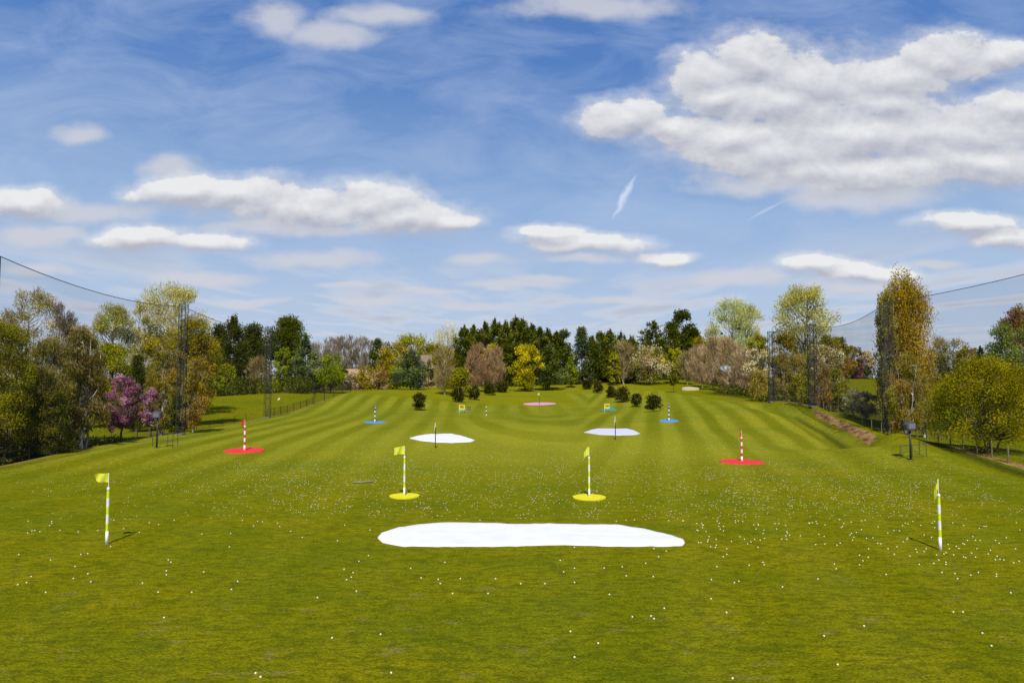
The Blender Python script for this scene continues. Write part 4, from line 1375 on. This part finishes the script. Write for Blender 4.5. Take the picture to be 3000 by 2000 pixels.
m = MB(); m.box((0, 0, 0.28), (0.62, 0.5, 0.5), 0, 0.05); e = tag(m.build('ball_crate', paint('crate_brown', lin('#7d6b4a'), 0.8, 0.4), loc=(X, Y, Z)), 'small brown box on the grass right of the yellow 90 board', 'crate')
m = MB(); m.box((0, 0, 0.55), (0.66, 0.54, 0.06), 0, 0.01); m.build('lid', BLACK, e)

# green flag out on the left fairway
X, Y, Z = hit(643, 938)
e = empty('fairway_flag', (X, Y, Z), 'tiny white flag on a thin stick standing on the left fairway', 'flag')
m = MB(); m.tube((0, 0, -0.1), (0, 0, 1.9), 0.02, k=6); m.build('stick', STEEL, e)
v, f = cloth(0.55, 0.4, None, 1.0, 0.5)
mesh_obj('flag', v, f, WHITE, e, True, loc=(0, 0, 1.9))

# length of pipe on the grass
X, Y, Z = hit(833, 1108.5)
L = 1.0
m = MB(); m.tube((-L / 2, -0.12, 0.05), (L / 2, 0.14, 0.05), 0.04, k=12)
tag(m.build('loose_pipe', paint('pipe_grey', lin('#8d8c70'), 0.6, 0.4, 8), smooth=True, loc=(X, Y, Z)), 'grey pipe lying on the grass left of the left yellow disc', 'pipe')

# ------------------------------------------------------------------ golf balls
c5 = [(130,60),(348,98),(557,59),(605,54),(763,5),(517,142),(215,211),(183,253),(122,268),(606,193),(506,225),(626,248),(315,320),(1160,97),(1178,112),(1147,172),(1147,200),(982,257),(1090,320),(1321,320),(1404,180),(1638,245),(1595,300),(1581,7),(1130,495),(2187,357),(2288,635),(1761,878),(1795,905)]
c6 = [(187,66),(121,106),(19,161),(81,185),(69,216),(36,233),(104,313),(478,156),(550,221),(668,231),(682,260),(714,114),(820,226),(767,328),(1063,226),(1011,328),(1236,261),(1403,261),(1508,100),(1532,180),(1607,154),(1607,252),(1606,10),(1811,153),(1936,144),(1963,207),(1847,335),(2097,121),(2186,75),(2238,36),(2154,20),(2149,212),(2005,490),(2134,484),(2155,503),(2225,431),(1579,590),(1770,672),(1607,768),(270,610),(343,876)]
c7 = [(193,6),(225,10),(304,20),(304,59),(279,75),(236,143),(519,10),(458,134),(553,114),(561,131),(387,244),(357,253),(198,233),(688,283),(195,365),(302,460),(932,228),(1045,125),(1058,158),(1218,65),(1278,78),(1242,103),(1218,130),(1281,20),(1415,20),(1476,7),(1458,57),(1565,71),(1402,197),(1607,24),(1615,42),(1664,39),(1678,20),(1630,128),(1730,121),(1765,98),(1750,63),(1814,113),(1814,129),(1800,56),(1814,48),(1786,184),(1876,191),(1894,226),(1985,202),(2037,184),(2163,195),(2161,211),(2261,324),(1865,457),(1931,457),(1250,553),(974,622),(2065,602),(2128,690),(1068,819),(344,914),(1867,63),(1935,76),(1951,81),(1990,49),(2018,78),(2105,56),(2121,30),(2166,71),(2155,96),(2186,92),(2213,97),(2281,117),(2318,105),(2293,20),(1903,18),(1885,3),(1837,20),(2027,20)]
seen = []
for lst, ox in ((c5, 0), (c6, 1000), (c7, 2000)):
    for a, b in lst:
        seen.append(((ox + a / 2.352) / 1.27551, (1600 + b / 2.352) / 1.27551))
rs = RS(42)
rnd = []
def spray(n, cx, sx, cy, sy):
    rnd.extend(zip(rs.normal(cx, sx, n), rs.normal(cy, sy, n)))
def flat(n, x0, x1_, y0, y1_):
    rnd.extend(zip(rs.uniform(x0, x1_, n), rs.uniform(y0, y1_, n)))
spray(950, 1150, 350, 1085, 46)
spray(780, 1860, 260, 1110, 38)
spray(420, 700, 190, 1095, 38)
flat(110, 20, 900, 1100, 1245); flat(70, 20, 600, 1060, 1130); flat(150, 1640, 2345, 1150, 1255)
flat(330, 780, 1750, 1015, 1060); flat(130, 700, 1700, 975, 1020)
spray(110, 1250, 300, 1165, 22)
spray(40, 1620, 60, 1215, 22)
for _ in range(170):                     # little clusters
    cx, cy = rs.uniform(500, 2300), rs.uniform(1060, 1190)
    for _ in range(rs.randint(3, 7)):
        rnd.append((cx + rs.normal() * 9, cy + rs.normal() * 5))
tx = np.array([(866, 1236), (955, 1206), (1070, 1201), (1422, 1207), (1534, 1228), (1573, 1247), (1534, 1255), (929, 1254)])
ok = []
for a, b in rnd:
    if not (2 < a < 2350 and 960 < b < 1256): continue
    if 860 < a < 1580 and 1198 < b < 1260: continue
    if b > 1200 and 600 < a < 1600 and rs.uniform() < 0.6: continue
    ok.append((a, b))
ph_ = hits(np.array(seen + ok))
good = (ph_[:, 0] > eL(ph_[:, 1]) + 1.0) & (ph_[:, 0] < eR(ph_[:, 1]) - 0.6) & (ph_[:, 1] < 150)
ph_ = ph_[good]
order = np.argsort(ph_[:, 1])
near, rest = ph_[order[:299]], ph_[order[299:]]
BR_ = 0.0213


def ball_mesh(k, n):
    v = [(0, 0, -1)]
    for j in range(1, n):
        t = math.pi * j / n
        for i in range(k):
            a = 2 * math.pi * i / k
            v.append((math.sin(t) * math.cos(a), math.sin(t) * math.sin(a), -math.cos(t)))
    v.append((0, 0, 1))
    f = []
    for i in range(k): f.append((0, 1 + (i + 1) % k, 1 + i))
    for j in range(n - 2):
        for i in range(k):
            f.append((1 + j * k + i, 1 + j * k + (i + 1) % k, 1 + (j + 1) * k + (i + 1) % k, 1 + (j + 1) * k + i))
    l = len(v) - 1; b = 1 + (n - 2) * k
    for i in range(k): f.append((b + i, b + (i + 1) % k, l))
    return v, f


bv, bf = ball_mesh(12, 8)
b0 = mesh_obj('golf_ball', np.array(bv) * BR_, bf, BALLM, smooth=True)
tag(b0, 'white golf ball lying loose on the mown grass of the range', 'golf ball', 'golf balls lying on the range')
for i, p in enumerate(near):
    o = b0 if i == 0 else b0.copy()
    if i: COL.objects.link(o)
    o.location = (p[0], p[1], p[2] + BR_ * 0.9)
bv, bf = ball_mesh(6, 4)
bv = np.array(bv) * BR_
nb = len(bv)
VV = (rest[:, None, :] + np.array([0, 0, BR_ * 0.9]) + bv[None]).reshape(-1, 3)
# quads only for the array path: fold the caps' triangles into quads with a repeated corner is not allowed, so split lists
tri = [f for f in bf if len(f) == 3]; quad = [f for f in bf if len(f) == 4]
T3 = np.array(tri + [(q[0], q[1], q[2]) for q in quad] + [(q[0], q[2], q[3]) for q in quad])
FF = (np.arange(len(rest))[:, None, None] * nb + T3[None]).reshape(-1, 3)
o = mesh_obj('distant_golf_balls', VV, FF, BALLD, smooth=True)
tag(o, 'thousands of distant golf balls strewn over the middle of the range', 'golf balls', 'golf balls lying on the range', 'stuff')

# ------------------------------------------------------------------ sun, sky, clouds
SUN_EL = 52.0
sun_d = bpy.data.lights.new('sun', 'SUN')
sun_d.energy = 4.6
sun_d.angle = R(0.53)
sun_d.color = (1.0, 0.95, 0.86)
sun = bpy.data.objects.new('sun', sun_d)
COL.objects.link(sun)
# the sun stands behind the camera: shadows run straight away from it
SA = R(1.0)                                     # shadow direction, a hair to the right of +Y
sdir = Vector((math.sin(SA) * math.cos(R(SUN_EL)), math.cos(SA) * math.cos(R(SUN_EL)), -math.sin(R(SUN_EL))))
sun.rotation_euler = sdir.to_track_quat('-Z', 'Y').to_euler()
sun.location = (0, -40, 60)

w = bpy.data.worlds.new('World')
SC.world = w
w.use_nodes = True
nt = w.node_tree
nt.nodes.clear()
wo = N(nt, 'ShaderNodeOutputWorld')
bg = N(nt, 'ShaderNodeBackground')
bg.inputs[1].default_value = 0.1
sky = N(nt, 'ShaderNodeTexSky')
sky.sky_type = 'NISHITA'
sky.sun_disc = False
sky.sun_elevation = R(SUN_EL)
sky.sun_rotation = R(180) + SA
sky.altitude = 50
sky.air_density = 1.0
sky.dust_density = 0.6
sky.ozone_density = 2.2
tc = N(nt, 'ShaderNodeTexCoord').outputs['Generated']
sx = N(nt, 'ShaderNodeSeparateXYZ'); nt.links.new(tc, sx.inputs[0])
ay = mth(nt, 'MAXIMUM', mth(nt, 'ABSOLUTE', sx.outputs[1]), 0.12)
U = mth(nt, 'MULTIPLY', mth(nt, 'DIVIDE', sx.outputs[0], ay), 15.68)
Vv = mth(nt, 'MULTIPLY', mth(nt, 'DIVIDE', sx.outputs[2], ay), 15.68)
cb = N(nt, 'ShaderNodeCombineXYZ'); nt.links.new(U, cb.inputs[0]); nt.links.new(Vv, cb.inputs[1])
Pq = cb.outputs[0]                               # sky plane coordinates, unit = 100 px


def vmath(op, a, b=None, c=None, tree_=None):
    n = N(tree_ or nt, 'ShaderNodeVectorMath', operation=op)
    for i, v in enumerate((a, b, c)):
        if v is None: continue
        if hasattr(v, 'links'): (tree_ or nt).links.new(v, n.inputs[i])
        else: n.inputs[i].default_value = v
    return n


def cloud_group(name, blobs, warp, nscale, rough, nstr, det):
    g = bpy.data.node_groups.new(name, 'ShaderNodeTree')
    g.interface.new_socket('P', in_out='INPUT', socket_type='NodeSocketVector')
    g.interface.new_socket('D', in_out='OUTPUT', socket_type='NodeSocketFloat')
    gi = g.nodes.new('NodeGroupInput'); go = g.nodes.new('NodeGroupOutput')
    Pn = gi.outputs[0]
    st = vmath('MULTIPLY', Pn, (1.0, 1.5, 1.0), tree_=g).outputs[0]
    wn = N(g, 'ShaderNodeTexNoise'); wn.inputs['Scale'].default_value = nscale * 0.6; wn.inputs['Detail'].default_value = 3
    g.links.new(st, wn.inputs['Vector'])
    off = vmath('SUBTRACT', wn.outputs['Color'], (0.5, 0.5, 0.5), tree_=g).outputs[0]
    Pw = vmath('MULTIPLY_ADD', off, (warp, warp * 0.6, 0), Pn, tree_=g).outputs[0]
    cur = None
    for (cx, cy, rx, ry) in blobs:
        X_ = (cx - 1176) / 100.0; Y_ = (868 - cy) / 100.0
        ax, ay_ = 100.0 / rx, 100.0 / ry
        q = vmath('MULTIPLY_ADD', Pw, (ax, ay_, 0), (-X_ * ax, -Y_ * ay_, 0), tree_=g)
        l = vmath('LENGTH', q.outputs[0], tree_=g).outputs['Value']
        if cur is None: cur = l
        else:
            mm = N(g, 'ShaderNodeMath', operation='SMOOTH_MIN'); g.links.new(cur, mm.inputs[0]); g.links.new(l, mm.inputs[1]); mm.inputs[2].default_value = 0.25
            cur = mm.outputs[0]
    fb = N(g, 'ShaderNodeTexNoise'); fb.inputs['Scale'].default_value = nscale; fb.inputs['Detail'].default_value = det; fb.inputs['Roughness'].default_value = rough
    g.links.new(st, fb.inputs['Vector'])
    D = mth(g, 'MULTIPLY_ADD', mth(g, 'SUBTRACT', fb.outputs['Fac'], 0.5), nstr, cur)
    g.links.new(D, go.inputs[0])
    return g


main = [
    # big bank on the right
    (1640, 150, 95, 60), (1740, 115, 110, 70), (1660, 210, 100, 60), (2060, 225, 120, 40), (1870, 170, 180, 80), (2080, 160, 170, 60), (2200, 120, 130, 62), (2330, 105, 70, 36), (1800, 220, 230, 62), (1450, 258, 110, 48),
    (1560, 285, 120, 40), (1680, 300, 170, 58), (1800, 340, 230, 62), (2000, 300, 280, 80), (2250, 295, 190, 72), (2350, 230, 90, 50), (2000, 385, 330, 52), (2280, 370, 200, 55),
    # left bank
    (430, 430, 130, 38), (540, 440, 140, 46), (690, 470, 210, 44), (860, 455, 110, 54), (930, 490, 150, 40), (1030, 498, 70, 26),
    # others
    (310, 538, 130, 28), (450, 548, 120, 22), (30, 458, 105, 36), (1345, 550, 140, 24), (1270, 528, 80, 20),
    (2240, 506, 110, 22), (2330, 540, 90, 24), (1880, 605, 70, 18), (1990, 620, 140, 22), (1540, 588, 60, 16),
]
faint = [
    (620, 25, 85, 55), (760, 60, 120, 40), (860, 20, 150, 30), (1370, -5, 220, 38), (1990, 450, 220, 40), (1760, 420, 200, 34),
    (385, 372, 90, 34), (165, 300, 75, 26), (130, 528, 60, 20), (200, 480, 160, 30), (720, 590, 170, 26), (450, 640, 160, 20), (1090, 598, 100, 16), (1170, 650, 150, 14),
    (1350, 588, 90, 14), (1700, 640, 160, 22), (850, 695, 90, 12), (1080, 705, 90, 12), (560, 690, 130, 10), (1420, 690, 140, 10), (1250, 640, 110, 12), (980, 668, 100, 10), (2150, 600, 110, 14), (640, 520, 260, 18), (800, 655, 80, 10), (60, 540, 90, 30), (1950, 655, 140, 14), (60, 620, 120, 20),
]
G1 = cloud_group('cloud_bank', main, 0.95, 0.85, 0.6, 1.8, 10)
G2 = cloud_group('thin_cloud', faint, 0.8, 0.9, 0.55, 1.3, 6)


def use(g, vec):
    n = N(nt, 'ShaderNodeGroup'); n.node_tree = g
    nt.links.new(vec, n.inputs[0])
    return n.outputs[0]


up = vmath('ADD', Pq, (-0.05, 0.24, 0)).outputs[0]
D1 = use(G1, Pq); D1u = use(G1, up)
D2 = use(G2, Pq)


def mrange(v, a, b, c, d, smooth=True):
    n = N(nt, 'ShaderNodeMapRange'); n.interpolation_type = 'SMOOTHSTEP' if smooth else 'LINEAR'
    nt.links.new(v, n.inputs[0])
    for i, q in enumerate((a, b, c, d)): n.inputs[1 + i].default_value = q
    return n.outputs[0]


a1 = mth(nt, 'MAXIMUM', mrange(D1, 1.12, 0.74, 0, 0.96), mrange(D1, 1.6, 0.7, 0, 0.55))
a2 = mrange(D2, 1.2, 0.3, 0, 0.82)
shade = mrange(mth(nt, 'SUBTRACT', D1u, D1), -0.55, 0.6, 0, 1, False)
K = 10.0                                             # the background multiplies by 0.1
cl1 = mixc(nt, shade, tuple(q * K * 0.95 for q in lin('#b9bcc9')), tuple(q * K * 1.0 for q in lin('#ededee')))
# thin high streaks
mpc = N(nt, 'ShaderNodeMapping'); mpc.inputs['Scale'].default_value = (0.3, 0.8, 1); mpc.inputs['Rotation'].default_value = (0, 0, R(-9))
nt.links.new(Pq, mpc.inputs[0])
ci = noise(nt, mpc.outputs[0], 1.1, 7, 0.62, 0.6)
ci = mth(nt, 'MULTIPLY', ramp(nt, ci, [(0.38, 0.0), (0.78, 1.0)]), 0.5)
# low flat clouds towards the horizon, on a cloud deck overhead
dz = mth(nt, 'MAXIMUM', sx.outputs[2], 0.012)
cb2 = N(nt, 'ShaderNodeCombineXYZ')
nt.links.new(mth(nt, 'DIVIDE', sx.outputs[0], dz), cb2.inputs[0]); nt.links.new(mth(nt, 'DIVIDE', sx.outputs[1], dz), cb2.inputs[1])
mpd = N(nt, 'ShaderNodeMapping'); mpd.inputs['Scale'].default_value = (1.0, 0.42, 1.0); nt.links.new(cb2.outputs[0], mpd.inputs[0])
deck = noise(nt, mpd.outputs[0], 0.75, 5, 0.5, 0.2)
deckm = mth(nt, 'MULTIPLY', ramp(nt, deck, [(0.47, 0.0), (0.58, 1.0)]), mrange(sx.outputs[2], 0.21, 0.11, 0, 0.75))
deckc = mixc(nt, ramp(nt, deck, [(0.52, 0.0), (0.72, 1.0)]), tuple(q * K for q in lin('#d4d8e2')), tuple(q * K for q in lin('#b3b9ca')))

# sky colour: the sky texture, graded to the photo's blue
hs = N(nt, 'ShaderNodeHueSaturation'); hs.inputs['Saturation'].default_value = 1.05; hs.inputs['Value'].default_value = 1.0
nt.links.new(sky.outputs[0], hs.inputs['Color'])
c = hs.outputs[0]
grad = N(nt, 'ShaderNodeValToRGB')
el = grad.color_ramp.elements
stops = [(0.0, '#bcc7dc'), (0.11, '#b0c4e2'), (0.24, '#94b4df'), (0.42, '#5583c8'), (1.0, '#264f9c')]
while len(el) < len(stops): el.new(0.5)
for i, (p_, h_) in enumerate(stops):
    el[i].position = p_; el[i].color = (*lin(h_), 1)
nt.links.new(sx.outputs[2], grad.inputs[0])
c = mixc(nt, 0.8, c, mixc(nt, 1.0, grad.outputs[0], (10.0, 10.0, 10.0), 'MULTIPLY'))
hz = mrange(sx.outputs[2], 0.0, 0.22, 0.15, 0.0)
c = mixc(nt, hz, c, tuple(q * K for q in lin('#bcc8de')))
c = mixc(nt, ci, c, tuple(q * K for q in lin('#b9c9e6')))
c = mixc(nt, deckm, c, deckc)
c = mixc(nt, a2, c, tuple(q * K for q in lin('#cfd1da')))
c = mixc(nt, a1, c, cl1)
# condensation trails
def trail(x0, y0, x1_, y1_, wd, amt, c_in):
    ax = (x0 - 1176) / 100; ay_ = (868 - y0) / 100; bx = (x1_ - 1176) / 100; by = (868 - y1_) / 100
    L_ = math.hypot(bx - ax, by - ay_); ux, uy = (bx - ax) / L_, (by - ay_) / L_
    s_ = vmath('SUBTRACT', Pq, (ax, ay_, 0)).outputs[0]
    nn = vmath('DOT_PRODUCT', s_, (ux / L_, uy / L_, 0)).outputs['Value']
    pp = vmath('DOT_PRODUCT', s_, (-uy / wd, ux / wd, 0)).outputs['Value']
    wob = noise(nt, Pq, 3.0, 4)
    wf = mth(nt, 'SUBTRACT', mth(nt, 'MULTIPLY', nn, 2.0), 1.0)
    prof_ = mth(nt, 'SUBTRACT', 1.0, mth(nt, 'MULTIPLY', wf, wf), clamp=True)
    dd = mth(nt, 'ABSOLUTE', mth(nt, 'ADD', pp, mth(nt, 'MULTIPLY_ADD', wob, 1.6, -0.8)))
    a = mth(nt, 'MULTIPLY', mth(nt, 'SUBTRACT', prof_, dd, clamp=True), amt, clamp=True)
    return mixc(nt, a, c_in, tuple(q * K for q in lin('#cfdcf0')))
c = trail(1467, 390, 1408, 504, 0.12, 1.1, c)
c = trail(1818, 452, 1715, 506, 0.05, 0.5, c)
nt.links.new(c, bg.inputs[0])
nt.links.new(bg.outputs[0], wo.inputs[0])
w.cycles.sampling_method = 'MANUAL'
w.cycles.sample_map_resolution = 512

# ------------------------------------------------------------------ render look
SC.view_settings.view_transform = 'Standard'
SC.view_settings.look = 'None'
SC.view_settings.exposure = 0.0
SC.view_settings.gamma = 1.0
SC.render.engine = 'CYCLES'
SC.cycles.max_bounces = 4
SC.cycles.diffuse_bounces = 2
SC.cycles.transparent_max_bounces = 12
SC.cycles.use_denoising = True
